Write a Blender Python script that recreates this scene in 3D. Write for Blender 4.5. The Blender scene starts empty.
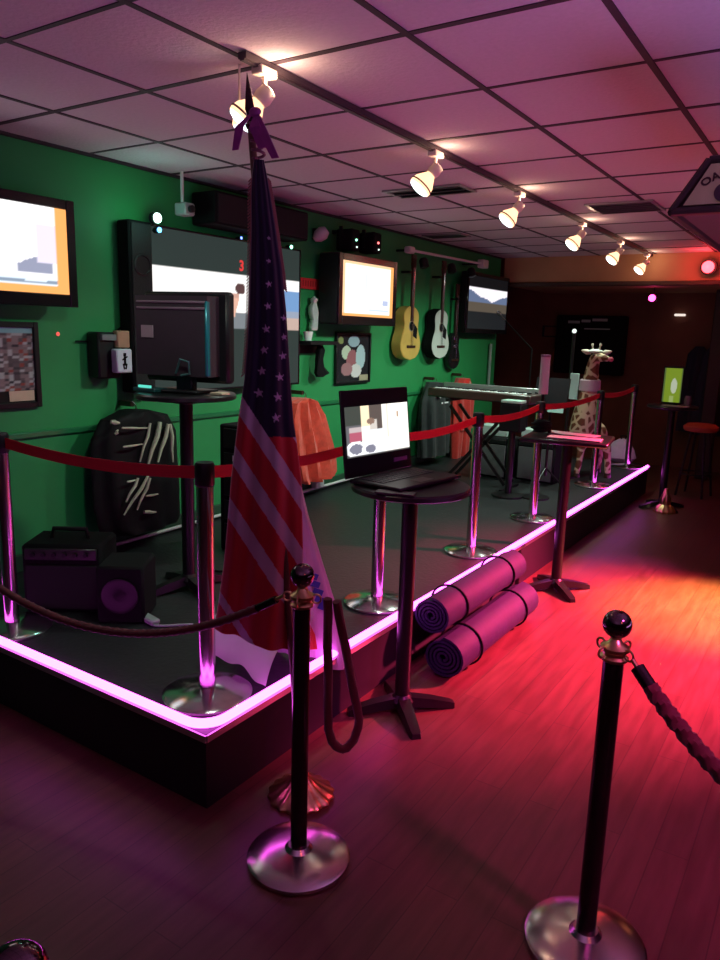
import bpy, math, random
from mathutils import Vector, Matrix
random.seed(7)
S = bpy.context.scene
COL = S.collection
PI = math.pi

# ------------------------------------------------------------------ camera
F_PX = 734.24
CAM = Vector((0, 0, 1.68))
RX = Vector((0.83545582, -0.13221996, 0.5334149))
RY = Vector((0.54880891, 0.15008244, -0.82236491))
RZ = Vector((0.02867685, 0.9797924, 0.19795074))
ROT = Matrix((RX, RY, RZ))
cd = bpy.data.cameras.new('camera'); cam = bpy.data.objects.new('camera', cd); COL.objects.link(cam)
cd.sensor_fit = 'VERTICAL'; cd.sensor_height = 24.0; cd.sensor_width = 18.0
cd.lens = F_PX / 960 * 24.0
cd.clip_start = 0.05
cam.matrix_world = Matrix.Translation(CAM) @ ROT.to_4x4()
S.camera = cam

# ------------------------------------------------------------------ world, exposure
w = bpy.data.worlds.new('world'); S.world = w; w.use_nodes = True
w.node_tree.nodes['Background'].inputs[0].default_value = (0.30, 0.16, 0.32, 1)
w.node_tree.nodes['Background'].inputs[1].default_value = 0.012
S.view_settings.view_transform = 'Standard'; S.view_settings.look = 'None'
S.view_settings.exposure = 0.0; S.view_settings.gamma = 1.0
S.view_settings.use_curve_mapping = False

def light(kind, name, loc, target, color, watts, size=0.1, spot=60, blend=0.6):
    l = bpy.data.lights.new(name, kind); l.color = color; l.energy = watts
    if kind == 'AREA': l.size = size
    else: l.shadow_soft_size = size
    if kind == 'SPOT': l.spot_size = math.radians(spot); l.spot_blend = blend
    o = bpy.data.objects.new(name, l); COL.objects.link(o); o.location = loc
    d = Vector(target) - Vector(loc); o.rotation_euler = d.to_track_quat('-Z', 'Y').to_euler()
    return o

# coloured party lights of the room (on the ceiling to the right and at the far end), plus two added ceiling fills
light('SPOT', 'red_dance_light', (1.1, 5.7, 2.5), (-0.78, 4.35, 0), (1.0, 0.05, 0.16), 8200, 0.10, 50, 1.0)
light('SPOT', 'amber_dance_light', (0.9, 6.2, 2.5), (-0.42, 5.0, 0), (0.75, 1.0, 0.06), 2700, 0.06, 28, 1.0)
light('SPOT', 'magenta_dance_light', (1.2, 1.4, 2.5), (-0.75, 3.1, 0), (1.0, 0.07, 0.60), 260, 0.12, 55, 1.0)
light('SPOT', 'magenta_beam_near', (1.5, 3.6, 2.5), (-1.36, 2.48, 0), (1.0, 0.08, 0.75), 160, 0.03, 11, 1.0)
light('SPOT', 'magenta_beam_far', (0.6, 7.4, 2.5), (-1.24, 5.55, 0), (1.0, 0.08, 0.75), 500, 0.03, 13, 1.0)
light('SPOT', 'dim_red_light', (1.6, 0.2, 2.5), (-0.2, 2.0, 0), (1.0, 0.16, 0.12), 22, 0.12, 66, 1.0)
light('AREA', 'ceiling_fill', (0.9, 2.6, 0.9), (0.9, 2.6, 2.62), (0.84, 0.38, 1.0), 29, 1.6)  # added unseen fill, shining straight up to tint the ceiling violet
light('AREA', 'ceiling_fill_near', (0.2, -1.2, 1.0), (0.2, -1.2, 2.62), (0.90, 0.36, 0.88), 22, 1.6)  # second added fill behind the camera, aimed up at the ceiling
light('AREA', 'far_hall_glow', (0.3, 10.0, 2.4), (-2.0, 8.6, 1.6), (1.0, 0.25, 0.12), 5, 0.8)

# ------------------------------------------------------------------ pixel -> world helper (for taking measurements)
def ray(px, py): return ROT @ Vector((px - 360, 480 - py, -F_PX))
def onx(px, py, x):
    r = ray(px, py); return CAM + r * ((x - CAM.x) / r.x)
def ony(px, py, y):
    r = ray(px, py); return CAM + r * ((y - CAM.y) / r.y)
def onz(px, py, z):
    r = ray(px, py); return CAM + r * ((z - CAM.z) / r.z)

# ------------------------------------------------------------------ materials
MATS = {}
def mat(name, color, rough=0.6, metal=0.0, noise=0.0, scale=20, bump=0.0, coat=0.0, spec=0.5, sheen=0.0):
    if name in MATS: return MATS[name]
    m = bpy.data.materials.new(name); m.use_nodes = True; nt = m.node_tree; b = nt.nodes['Principled BSDF']
    b.inputs['Base Color'].default_value = (*color, 1); b.inputs['Roughness'].default_value = rough
    b.inputs['Metallic'].default_value = metal; b.inputs['Coat Weight'].default_value = coat
    b.inputs['Specular IOR Level'].default_value = spec; b.inputs['Sheen Weight'].default_value = sheen
    tc = nt.nodes.new('ShaderNodeTexCoord')
    n = nt.nodes.new('ShaderNodeTexNoise'); n.inputs['Scale'].default_value = scale; n.inputs['Detail'].default_value = 4
    nt.links.new(tc.outputs['Object'], n.inputs['Vector'])
    if noise > 0:
        mx = nt.nodes.new('ShaderNodeMix'); mx.data_type = 'RGBA'
        mx.inputs['A'].default_value = (*[c * (1 - noise) for c in color], 1)
        mx.inputs['B'].default_value = (*[min(1, c * (1 + noise)) for c in color], 1)
        nt.links.new(n.outputs['Fac'], mx.inputs['Factor']); nt.links.new(mx.outputs['Result'], b.inputs['Base Color'])
    if bump > 0:
        bp = nt.nodes.new('ShaderNodeBump'); bp.inputs['Strength'].default_value = bump; bp.inputs['Distance'].default_value = 0.01
        nt.links.new(n.outputs['Fac'], bp.inputs['Height']); nt.links.new(bp.outputs['Normal'], b.inputs['Normal'])
    MATS[name] = m; return m
def emit(name, color, strength):
    if name in MATS: return MATS[name]
    m = bpy.data.materials.new(name); m.use_nodes = True; b = m.node_tree.nodes['Principled BSDF']
    b.inputs['Base Color'].default_value = (0.02, 0.02, 0.02, 1)
    b.inputs['Emission Color'].default_value = (*color, 1); b.inputs['Emission Strength'].default_value = strength
    MATS[name] = m; return m
def attr_mat(name, emission=0.0, rough=0.5, sheen=0.0, spec=0.5):
    if name in MATS: return MATS[name]
    m = bpy.data.materials.new(name); m.use_nodes = True; nt = m.node_tree; b = nt.nodes['Principled BSDF']
    a = nt.nodes.new('ShaderNodeAttribute'); a.attribute_name = 'Col'
    b.inputs['Roughness'].default_value = rough; b.inputs['Sheen Weight'].default_value = sheen
    b.inputs['Specular IOR Level'].default_value = spec
    if emission:
        b.inputs['Base Color'].default_value = (0.01, 0.01, 0.01, 1)
        nt.links.new(a.outputs['Color'], b.inputs['Emission Color']); b.inputs['Emission Strength'].default_value = emission
    else: nt.links.new(a.outputs['Color'], b.inputs['Base Color'])
    MATS[name] = m; return m

black = mat('black_plastic', (0.008, 0.008, 0.010), 0.42, noise=0.3, spec=0.35)
blackmatte = mat('black_matte', (0.005, 0.005, 0.006), 0.85, noise=0.4, scale=40, spec=0.2)
blackmetal = mat('black_metal', (0.012, 0.011, 0.012), 0.35, 0.3, noise=0.3)
chrome = mat('chrome', (0.75, 0.73, 0.74), 0.16, 1.0, noise=0.05)
chrome_worn = mat('chrome_worn', (0.62, 0.58, 0.56), 0.22, 1.0, noise=0.15, scale=8)
darkmetal = mat('dark_bronze_metal', (0.055, 0.035, 0.040), 0.24, 0.9, noise=0.2)
gold = mat('gold_metal', (0.75, 0.52, 0.24), 0.30, 1.0, noise=0.15)
redbelt = mat('red_webbing', (0.62, 0.015, 0.03), 0.75, noise=0.2, scale=200, bump=0.2)
redrope = mat('red_rope', (0.11, 0.008, 0.016), 0.8, noise=0.3, scale=90, sheen=0.3)
white_pl = mat('white_plastic', (0.62, 0.63, 0.62), 0.45, noise=0.06)
paper = mat('white_paper', (0.75, 0.78, 0.76), 0.8, noise=0.04)
cream = mat('cream_card', (0.60, 0.47, 0.34), 0.7, noise=0.1)
tan = mat('tan_paper', (0.38, 0.24, 0.15), 0.8, noise=0.15)
greycloth = mat('grey_grille', (0.10, 0.105, 0.105), 0.9, noise=0.35, scale=120, bump=0.3)
wood_dark = mat('dark_wood', (0.045, 0.016, 0.010), 0.4, noise=0.4, scale=12)
redcloth = mat('red_cloth', (0.62, 0.03, 0.02), 0.85, noise=0.2, scale=30, bump=0.3, sheen=0.3)
orangecloth = mat('orange_red_cloth', (0.68, 0.065, 0.03), 0.85, noise=0.3, scale=25, bump=0.4, sheen=0.3)
whitecloth = mat('white_cloth', (0.70, 0.66, 0.72), 0.85, noise=0.06, scale=10, bump=0.2)
bluemat = mat('dark_blue_mat', (0.008, 0.009, 0.05), 0.7, noise=0.4, scale=15, bump=0.3)
purplecloth = mat('purple_ribbon', (0.30, 0.05, 0.28), 0.7, noise=0.3, scale=30)
tabletop = mat('black_laminate', (0.014, 0.013, 0.015), 0.28, noise=0.3)

# ------------------------------------------------------------------ mesh builder
class MB:
    def __init__(s): s.v = []; s.f = []; s.mi = []; s.cur = 0; s.col = None
    def m(s, i): s.cur = i; return s
    def add(s, vs, fs):
        o = len(s.v); s.v += [tuple(v) for v in vs]
        s.f += [tuple(o + i for i in f) for f in fs]; s.mi += [s.cur] * len(fs); return s
    def box(s, c, d, R=None, bev=0.0):
        c = Vector(c); hx, hy, hz = d[0] / 2, d[1] / 2, d[2] / 2
        b = min(bev, hx * .9, hy * .9, hz * .9)
        vs = []; 
        if b <= 0:
            vs = [Vector((x, y, z)) for x in (-hx, hx) for y in (-hy, hy) for z in (-hz, hz)]
            fs = [(0, 1, 3, 2), (4, 6, 7, 5), (0, 4, 5, 1), (2, 3, 7, 6), (0, 2, 6, 4), (1, 5, 7, 3)]
        else:
            idx = {}
            for sx in (-1, 1):
                for sy in (-1, 1):
                    for sz in (-1, 1):
                        for k in range(3):
                            p = [sx * (hx - b), sy * (hy - b), sz * (hz - b)]
                            p[k] = (sx * hx, sy * hy, sz * hz)[k]
                            idx[(sx, sy, sz, k)] = len(vs); vs.append(Vector(p))
            fs = []
            def face(k, sg):
                o = [i for i in range(3) if i != k]; q = []
                for a, bb in ((-1, -1), (1, -1), (1, 1), (-1, 1)):
                    t = [0, 0, 0]; t[k] = sg; t[o[0]] = a; t[o[1]] = bb; q.append(idx[(*t, k)])
                return q
            for k in range(3):
                for sg in (-1, 1): fs.append(tuple(face(k, sg)))
            for k in range(3):            # edges along axis k
                o = [i for i in range(3) if i != k]
                for a in (-1, 1):
                    for bb in (-1, 1):
                        t = [0, 0, 0]; t[o[0]] = a; t[o[1]] = bb; q = []
                        t[k] = -1; q.append(idx[(*t, o[0])]); q.append(idx[(*t, o[1])])
                        t[k] = 1; q.append(idx[(*t, o[1])]); q.append(idx[(*t, o[0])])
                        fs.append(tuple(q))
            for sx in (-1, 1):
                for sy in (-1, 1):
                    for sz in (-1, 1): fs.append(tuple(idx[(sx, sy, sz, k)] for k in range(3)))
        if R is not None: vs = [R @ v for v in vs]
        return s.add([v + c for v in vs], fs)
    def tube(s, path, r, n=12, caps=True, twist=None, flat=None):
        path = [Vector(p) for p in path]; N = len(path); rr = r if isinstance(r, (list, tuple)) else [r] * N
        vs = []; t0 = (path[1] - path[0]).normalized()
        u = t0.cross(Vector((0, 0, 1)));
        if u.length < 1e-3: u = t0.cross(Vector((0, 1, 0)))
        u.normalize(); acc = 0
        for i, p in enumerate(path):
            t = (path[min(i + 1, N - 1)] - path[max(i - 1, 0)]).normalized()
            u = (u - t * u.dot(t)).normalized(); v = t.cross(u)
            if i: acc += (path[i] - path[i - 1]).length
            for k in range(n):
                a = 2 * PI * k / n; q = rr[i]
                if twist: q *= 1 + twist[0] * math.cos(twist[1] * a + acc * twist[2])
                vs.append(p + u * (q * math.cos(a)) + v * (q * math.sin(a)))
        fs = [(i * n + k, i * n + (k + 1) % n, (i + 1) * n + (k + 1) % n, (i + 1) * n + k) for i in range(N - 1) for k in range(n)]
        if caps: fs += [tuple(range(n))[::-1], tuple((N - 1) * n + k for k in range(n))]
        return s.add(vs, fs)
    def cyl(s, a, b, r0, r1=None, n=20): return s.tube([a, b], [r0, r0 if r1 is None else r1], n)
    def lathe(s, c, prof, n=32, axis=(0, 0, 1), mod=None):
        c = Vector(c); q = Vector((0, 0, 1)).rotation_difference(Vector(axis).normalized())
        vs = []
        for r, z in prof:
            for k in range(n):
                a = 2 * PI * k / n; r2 = r * (1 + (mod[0] * math.cos(mod[1] * a) if mod else 0))
                vs.append(c + q @ Vector((r2 * math.cos(a), r2 * math.sin(a), z)))
        N = len(prof)
        fs = [(i * n + k, i * n + (k + 1) % n, (i + 1) * n + (k + 1) % n, (i + 1) * n + k) for i in range(N - 1) for k in range(n)]
        fs += [tuple(range(n))[::-1], tuple((N - 1) * n + k for k in range(n))]
        return s.add(vs, fs)
    def ball(s, c, r, n=20, sc=(1, 1, 1)):
        m = n // 2; vs = []; c = Vector(c)
        for i in range(1, m):
            a = PI * i / m
            for k in range(n):
                b = 2 * PI * k / n
                vs.append(c + Vector((r * sc[0] * math.sin(a) * math.cos(b), r * sc[1] * math.sin(a) * math.sin(b), r * sc[2] * math.cos(a))))
        fs = [(i * n + k, (i + 1) * n + k, (i + 1) * n + (k + 1) % n, i * n + (k + 1) % n) for i in range(m - 2) for k in range(n)]
        t = len(vs); vs += [c + Vector((0, 0, r * sc[2])), c - Vector((0, 0, r * sc[2]))]
        fs += [(t, k, (k + 1) % n) for k in range(n)] + [(t + 1, (m - 2) * n + (k + 1) % n, (m - 2) * n + k) for k in range(n)]
        return s.add(vs, fs)
    def prism(s, poly, o, ux, uy, h):
        """polygon in the plane o + a*ux + b*uy, thickened by vector h"""
        o = Vector(o); ux = Vector(ux); uy = Vector(uy); h = Vector(h); n = len(poly)
        vs = [o + ux * a + uy * b for a, b in poly]; vs += [v + h for v in vs]
        fs = [tuple(range(n))[::-1], tuple(range(n, 2 * n))] + [(i, (i + 1) % n, n + (i + 1) % n, n + i) for i in range(n)]
        return s.add(vs, fs)
    def loft(s, rows, n=48, wdir=(1, 0, 0), ddir=(0, 1, 0), fold=0.0, fn=7, seed=0, exps=1.0):
        """rows: (centre, half width, half depth); a closed cloth body with vertical folds"""
        wdir = Vector(wdir); ddir = Vector(ddir); vs = []
        for i, (c, hw, hd) in enumerate(rows):
            c = Vector(c)
            for k in range(n):
                a = 2 * PI * k / n; ca = math.cos(a); sa = math.sin(a)
                wob = 1 + fold * math.sin(fn * a + seed + i * 0.35 / max(1, len(rows) / 10)) * (0.4 + 0.6 * i / len(rows))
                x = math.copysign(abs(ca) ** exps, ca); y = math.copysign(abs(sa) ** exps, sa)
                vs.append(c + wdir * (hw * x * (1 + (wob - 1) * .35)) + ddir * (hd * y * wob))
        N = len(rows)
        fs = [(i * n + k, i * n + (k + 1) % n, (i + 1) * n + (k + 1) % n, (i + 1) * n + k) for i in range(N - 1) for k in range(n)]
        fs += [tuple(range(n))[::-1], tuple((N - 1) * n + k for k in range(n))]
        return s.add(vs, fs)
    def build(s, name, mats, parent=None, loc=None, smooth=True, label=None):
        me = bpy.data.meshes.new(name); me.from_pydata(s.v, [], s.f)
        for mm in (mats if isinstance(mats, (list, tuple)) else [mats]): me.materials.append(mm)
        me.polygons.foreach_set('material_index', s.mi)
        me.validate(); me.update()
        import bmesh
        bm = bmesh.new(); bm.from_mesh(me); bmesh.ops.recalc_face_normals(bm, faces=bm.faces); bm.to_mesh(me); bm.free()
        if smooth:
            me.polygons.foreach_set('use_smooth', [True] * len(me.polygons)); me.set_sharp_from_angle(angle=math.radians(38))
        o = bpy.data.objects.new(name, me); COL.objects.link(o)
        if parent: o.parent = parent
        if loc is not None: o.location = loc
        if label: o['label'] = label
        return o

def tag(o, label, cat, group=None, kind=None):
    if label: o['label'] = label
    if cat: o['category'] = cat
    if group: o['group'] = group
    if kind: o['kind'] = kind
    return o
def thing(name, label, cat, loc, rz=0, group=None):
    e = bpy.data.objects.new(name, None); COL.objects.link(e); e.location = loc; e.rotation_euler = (0, 0, rz)
    e.empty_display_size = 0.1
    return tag(e, label, cat, group)
def copy_tree(o, parent=None):
    c = o.copy(); COL.objects.link(c)
    if parent: c.parent = parent
    for ch in [x for x in bpy.data.objects if x.parent == o]: copy_tree(ch, c)
    return c
def dup(o, loc, rz=0, label=None):
    c = copy_tree(o); c.location = loc; c.rotation_euler = (0, 0, rz)
    if label: c['label'] = label
    return c
def struct(o): o['kind'] = 'structure'; return o

def picture(name, parent, origin, ux, uy, w, h, fn, mt, nx=64, ny=48, thick=0.002):
    """a flat picture sheet with real thickness, coloured cell by cell by fn(u, v); origin = lower-left corner"""
    o = Vector(origin); ux = Vector(ux); uy = Vector(uy); nrm = ux.cross(uy).normalized()
    vs = [o + ux * (w * i / nx) + uy * (h * j / ny) for j in range(ny + 1) for i in range(nx + 1)]
    fs = [(j * (nx + 1) + i, j * (nx + 1) + i + 1, (j + 1) * (nx + 1) + i + 1, (j + 1) * (nx + 1) + i) for j in range(ny) for i in range(nx)]
    k = len(vs); c = [o, o + ux * w, o + ux * w + uy * h, o + uy * h]
    vs += [p - nrm * thick for p in c]
    a, b, cc, d = 0, nx, (ny + 1) * (nx + 1) - 1, ny * (nx + 1)
    ex = [(k, k + 3, k + 2, k + 1)]
    me = bpy.data.meshes.new(name); me.from_pydata([tuple(v) for v in vs], [], fs + ex); me.materials.append(mt)
    ca = me.color_attributes.new('Col', 'FLOAT_COLOR', 'POINT')
    data = []
    for j in range(ny + 1):
        for i in range(nx + 1): data += [*fn(i / nx, j / ny), 1.0]
    data += [0, 0, 0, 1] * 4
    ca.data.foreach_set('color', data)
    ob = bpy.data.objects.new(name, me); COL.objects.link(ob)
    if parent: ob.parent = parent
    return ob
def lettering(name, text, size, loc, ux, uy, mt, parent=None, extrude=0.001, arc=None):
    cu = bpy.data.curves.new(name, 'FONT'); cu.body = text; cu.size = size; cu.extrude = extrude; cu.align_x = 'CENTER'
    cu.resolution_u = 3; cu.offset = size * 0.03
    t = bpy.data.objects.new(name, cu); COL.objects.link(t)
    me = bpy.data.meshes.new_from_object(t); bpy.data.objects.remove(t)
    ux = Vector(ux).normalized(); uy = Vector(uy).normalized(); uz = ux.cross(uy); L = Vector(loc)
    for v in me.vertices:
        x, y, z = v.co
        if arc:
            a = x / arc; R_ = arc + y; x = R_ * math.sin(a); y = R_ * math.cos(a) - arc
        v.co = L + ux * x + uy * y + uz * z
    me.materials.clear(); me.materials.append(mt)
    o = bpy.data.objects.new(name, me); COL.objects.link(o)
    if parent: o.parent = parent
    return o

# ================================================================== THE ROOM
WX = -3.75; CZ = 2.62; SX = -1.68; SY = 1.66; SZ = 0.30; EY = 8.85

# floor: red-brown planks
def floor_mat():
    m = bpy.data.materials.new('plank_floor'); m.use_nodes = True; nt = m.node_tree; b = nt.nodes['Principled BSDF']
    tc = nt.nodes.new('ShaderNodeTexCoord'); mp = nt.nodes.new('ShaderNodeMapping'); mp.inputs['Rotation'].default_value = (0, 0, PI / 2)
    br = nt.nodes.new('ShaderNodeTexBrick'); br.inputs['Scale'].default_value = 1.0
    br.inputs['Brick Width'].default_value = 1.2; br.inputs['Row Height'].default_value = 0.11; br.inputs['Mortar Size'].default_value = 0.0018
    br.inputs['Color1'].default_value = (0.150, 0.062, 0.044, 1); br.inputs['Color2'].default_value = (0.125, 0.052, 0.038, 1); br.inputs['Mortar'].default_value = (0.08, 0.032, 0.024, 1)
    n = nt.nodes.new('ShaderNodeTexNoise'); n.inputs['Scale'].default_value = 3.0; n.inputs['Detail'].default_value = 6
    mp2 = nt.nodes.new('ShaderNodeMapping'); mp2.inputs['Scale'].default_value = (9, 1.2, 1)
    nt.links.new(tc.outputs['Object'], mp.inputs['Vector']); nt.links.new(mp.outputs['Vector'], br.inputs['Vector'])
    nt.links.new(tc.outputs['Object'], mp2.inputs['Vector']); nt.links.new(mp2.outputs['Vector'], n.inputs['Vector'])
    mx = nt.nodes.new('ShaderNodeMix'); mx.data_type = 'RGBA'; mx.blend_type = 'MULTIPLY'; mx.inputs['Factor'].default_value = 0.75
    rp = nt.nodes.new('ShaderNodeValToRGB'); rp.color_ramp.elements[0].position = 0.3; rp.color_ramp.elements[0].color = (0.55, 0.5, 0.5, 1); rp.color_ramp.elements[1].position = 0.7
    nt.links.new(n.outputs['Fac'], rp.inputs['Fac']); nt.links.new(br.outputs['Color'], mx.inputs['A']); nt.links.new(rp.outputs['Color'], mx.inputs['B'])
    nt.links.new(mx.outputs['Result'], b.inputs['Base Color'])
    mr = nt.nodes.new('ShaderNodeMapRange'); mr.inputs['To Min'].default_value = 0.30; mr.inputs['To Max'].default_value = 0.48
    nt.links.new(n.outputs['Fac'], mr.inputs['Value']); nt.links.new(mr.outputs['Result'], b.inputs['Roughness'])
    b.inputs['Specular IOR Level'].default_value = 0.45
    return m
struct(MB().box((-0.5, 3.5, -0.05), (10, 17, 0.1)).build('floor', floor_mat(), smooth=False))

# ceiling: 2 ft tiles in a dark T-bar grid
tile = mat('ceiling_tile', (0.55, 0.50, 0.55), 0.95, noise=0.10, scale=55, bump=0.35)
tbar = mat('ceiling_t_bar', (0.035, 0.022, 0.035), 0.7, noise=0.2)
cb = MB().m(0).box((-0.5, 2.5, CZ + 0.05), (10, 12.7, 0.1)).m(1)
G = 0.613
for i in range(-4, 10):
    x = -1.93 + G * i
    if x > WX: cb.box((x, 2.5, CZ - 0.0015), (0.024, 12.7, 0.005))
for j in range(-10, 11):
    y = 2.23 + 0.609 * j; cb.box((-0.5, y, CZ - 0.001), (10, 0.02 if j % 2 else 0.028, 0.004))
cb.box((WX + 0.02, 2.5, CZ - 0.006), (0.04, 12.7, 0.012))
struct(cb.build('ceiling', [tile, tbar], smooth=False))

green = mat('green_paint', (0.016, 0.27, 0.075), 0.62, noise=0.18, scale=3, bump=0.04)
struct(MB().box((WX - 0.05, 2.5, 1.5), (0.1, 12.7, 3)).build('wall_left', green, smooth=False))
struct(MB().box((WX + 0.010, 2.5, 1.065), (0.02, 12.7, 0.035), bev=0.006).build('trim_1', mat('green_rail', (0.015, 0.17, 0.06), 0.35, noise=0.1), smooth=False))
struct(MB().box((WX + 0.012, 5.2, SZ + 0.05), (0.024, 7.2, 0.1), bev=0.004).build('baseboard_left', mat('dark_green_board', (0.012, 0.07, 0.03), 0.5, noise=0.1), smooth=False))

endm = mat('brown_panel', (0.17, 0.055, 0.028), 0.7, noise=0.45, scale=2.5)
struct(MB().box((-0.5, 10.6, 1.5), (10, 0.1, 3)).build('wall_end', endm, smooth=False))
soff = mat('tan_soffit', (0.42, 0.24, 0.12), 0.75, noise=0.2, scale=3)
struct(MB().box((-0.5, EY + 0.9, 2.46), (6.4, 1.8, 0.33)).build('trim_2', soff, smooth=False))
struct(MB().box((-0.5, EY - 0.01, 2.30), (6.4, 0.05, 0.05), bev=0.008).build('trim_3', wood_dark, smooth=False))
# end partition beside the stage and the dark openings right of it
pm = MB()
for x in (-1.33, -0.70):
    pm = MB().box((x, 9.9, 1.15), (0.16, 0.16, 2.28), bev=0.01); struct(pm.build('trim_4', mat('dark_post', (0.03, 0.014, 0.010), 0.6, noise=0.3), smooth=False))
struct(MB().box((-0.5, -3.55, 1.5), (10, 0.1, 3)).build('wall_back', mat('back_wall_dark', (0.05, 0.03, 0.03), 0.8, noise=0.3), smooth=False))
struct(MB().box((4.45, 3.5, 1.5), (0.1, 14, 3)).build('wall_right', mat('right_wall_dark', (0.06, 0.03, 0.035), 0.8, noise=0.3), smooth=False))

# stage: dark carpeted top, black fascia
stage_top = mat('stage_carpet', (0.016, 0.018, 0.020), 0.5, noise=0.35, scale=45, bump=0.25)
fascia = mat('stage_fascia', (0.010, 0.008, 0.014), 0.7, noise=0.3)
st = thing('stage', 'low black stage platform along the green wall, edged with a glowing pink light strip', 'stage', (SX, SY, 0))
L = 8.5 - SY
MB().box((-(SX - WX) / 2 + .004, L / 2, SZ - 0.015), (SX - WX - .008, L, 0.03)).build('deck', stage_top, st, smooth=False)
MB().box((-(SX - WX) / 2, L / 2, SZ / 2 - 0.016), (SX - WX - 0.03, L - 0.03, SZ - 0.032)).build('fascia', fascia, st, smooth=False)
nb = MB().box((0.004, L / 2, SZ - 0.014), (0.008, L, 0.026)).box((-(SX - WX) / 2 + .006, -0.004, SZ - 0.014), (SX - WX - .004, 0.008, 0.026))
nb.build('edge_trim', mat('alu_edge', (0.45, 0.43, 0.46), 0.35, 0.9, noise=0.05), st, smooth=False)

# LED rope light round the edge of the stage
led = emit('led_pink', (1.0, 0.10, 0.93), 7.5)
zr = SZ + 0.018
path = [(WX + 0.05, SY + 0.005, zr), (SX - 0.12, SY + 0.005, zr)]
for k in range(1, 9):
    a = k / 8 * PI / 2
    path.append((SX - 0.105 + 0.10 * math.sin(a), SY + 0.105 - 0.10 * math.cos(a), zr))
path += [(SX - 0.005, 3.3, zr), (SX - 0.005, 5.3, zr)]
t = tag(MB().tube(path, 0.0165, 12).build('light_strip', led), 'glowing pink rope light laid along the front and near side edge of the stage', 'light strip')
tag(MB().tube([(SX - 0.005, 5.39, zr), (SX - 0.005, 8.40, zr)], 0.0165, 12).build('light_strip', led), 'far length of pink rope light on the stage edge beyond the middle bar table', 'light strip')
t = tag(MB().tube([(SX + 0.016, 3.25, SZ - 0.05), (SX + 0.016, 4.3, SZ - 0.05)], 0.004, 8).build('light_strip', emit('led_pink_dim', (1.0, 0.12, 0.75), 0.8)), 'thin dim pink tube on the stage face above the rolled mats', 'light strip')

# ================================================================== TRACK LIGHTS
tx = -1.93
rail = MB().box((0, 0, 0), (0.036, 6.85, 0.022)).box((0, 0, -0.014), (0.020, 6.85, 0.006)).build('track_rail', mat('track_white', (0.05, 0.035, 0.045), 0.5, noise=0.1), None, (tx, 2.08 + 6.85 / 2, CZ - 0.016), smooth=False); rail.rotation_euler = (0, 0, math.radians(0.75))
tag(rail, 'long slim ceiling track rail carrying the row of spotlights', 'track rail')
bulb_m = emit('bulb_glow', (1.0, 0.55, 0.30), 2.2)
face_m = emit('bulb_face', (0.80, 0.98, 1.0), 5.0)
sock_m = mat('socket_white', (0.75, 0.66, 0.58), 0.5, noise=0.05)
AIM = Vector((-0.50, -0.42, -0.75)).normalized()
def track_head(loc, label, scale=1.0):
    t = thing('track_spotlight', label, 'spotlight', loc, 0, 'spotlights hanging from the ceiling track')
    MB().box((0, 0, -0.008), (0.05, 0.09, 0.03), bev=0.004).build('mount', sock_m, t)
    MB().cyl((0, 0, -0.02), (0, 0, -0.075), 0.009).build('stem', sock_m, t)
    p = Vector((0, 0, -0.085))
    MB().lathe(p - AIM * 0.02, [(0.012, -0.012), (0.030, -0.006), (0.034, 0.03), (0.028, 0.05)], 24, AIM).build('socket', sock_m, t)
    MB().lathe(p + AIM * 0.032, [(0.024, 0.0), (0.032, 0.012), (0.056, 0.05), (0.062, 0.075), (0.060, 0.088)], 28, AIM).build('bulb', bulb_m, t)
    MB().lathe(p + AIM * 0.121, [(0.056, 0.0), (0.052, 0.006), (0.032, 0.013), (0.005, 0.016)], 28, AIM).build('bulb_face', face_m, t)
    MB().lathe(p + AIM * 0.100, [(0.0630, 0.0), (0.066, 0.003), (0.0635, 0.008), (0.0615, 0.008), (0.0615, 0)], 28, AIM).build('rim', mat('rim_grey', (0.25, 0.18, 0.15), 0.5), t)
    return t
RXT = lambda y: tx - math.tan(math.radians(0.75)) * (y - 5.505)
th = track_head((RXT(2.2), 2.2, CZ - 0.03), 'nearest track spotlight, glowing above the top of the flag pole')
for y, lb in ((3.56, 'second track spotlight from the camera, right of the flag'), (4.76, 'third track spotlight from the camera'),
              (6.18, 'fourth track spotlight, hanging beside the ceiling air vent'), (7.45, 'fifth track spotlight, second from the far end of the rail'), (8.62, 'farthest track spotlight at the end of the rail near the far soffit')):
    dup(th, (RXT(y), y, CZ - 0.03), 0, lb)
for i, y in enumerate((2.2, 3.56, 4.76, 6.18, 7.45, 8.62)):
    light('SPOT', 'track_beam', (RXT(y) - 0.12, y - 0.10, CZ - 0.26), (-3.0, y - .1, 0.65), (0.74, 1.0, 0.84), (20, 48, 80, 92, 64, 8)[i], 0.05, 118, 0.8)
    light('POINT', 'track_leak', (RXT(y) + 0.055, y + 0.02, CZ - 0.085), (0, 0, 0), (1.0, 0.62, 0.40), 2.2 if i == 0 else 1.1, 0.012)

# second small lamp near first head
t = thing('clip_light', 'small glowing lamp hanging low beside the nearest track spotlight', 'spotlight', (RXT(2.16) - 0.085, 2.16, CZ - 0.02))
MB().cyl((0, 0, 0.012), (0, 0, -0.15), 0.004).build('stem', sock_m, t)
MB().lathe((0, 0, -0.14), [(0.012, 0), (0.02, -0.01), (0.026, -0.05), (0.024, -0.055)], 20).build('bulb', bulb_m, t)
MB().lathe((0, 0, -0.197), [(0.022, 0), (0.018, -0.006), (0.004, -0.01)], 20).build('bulb_face', face_m, t)

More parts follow.
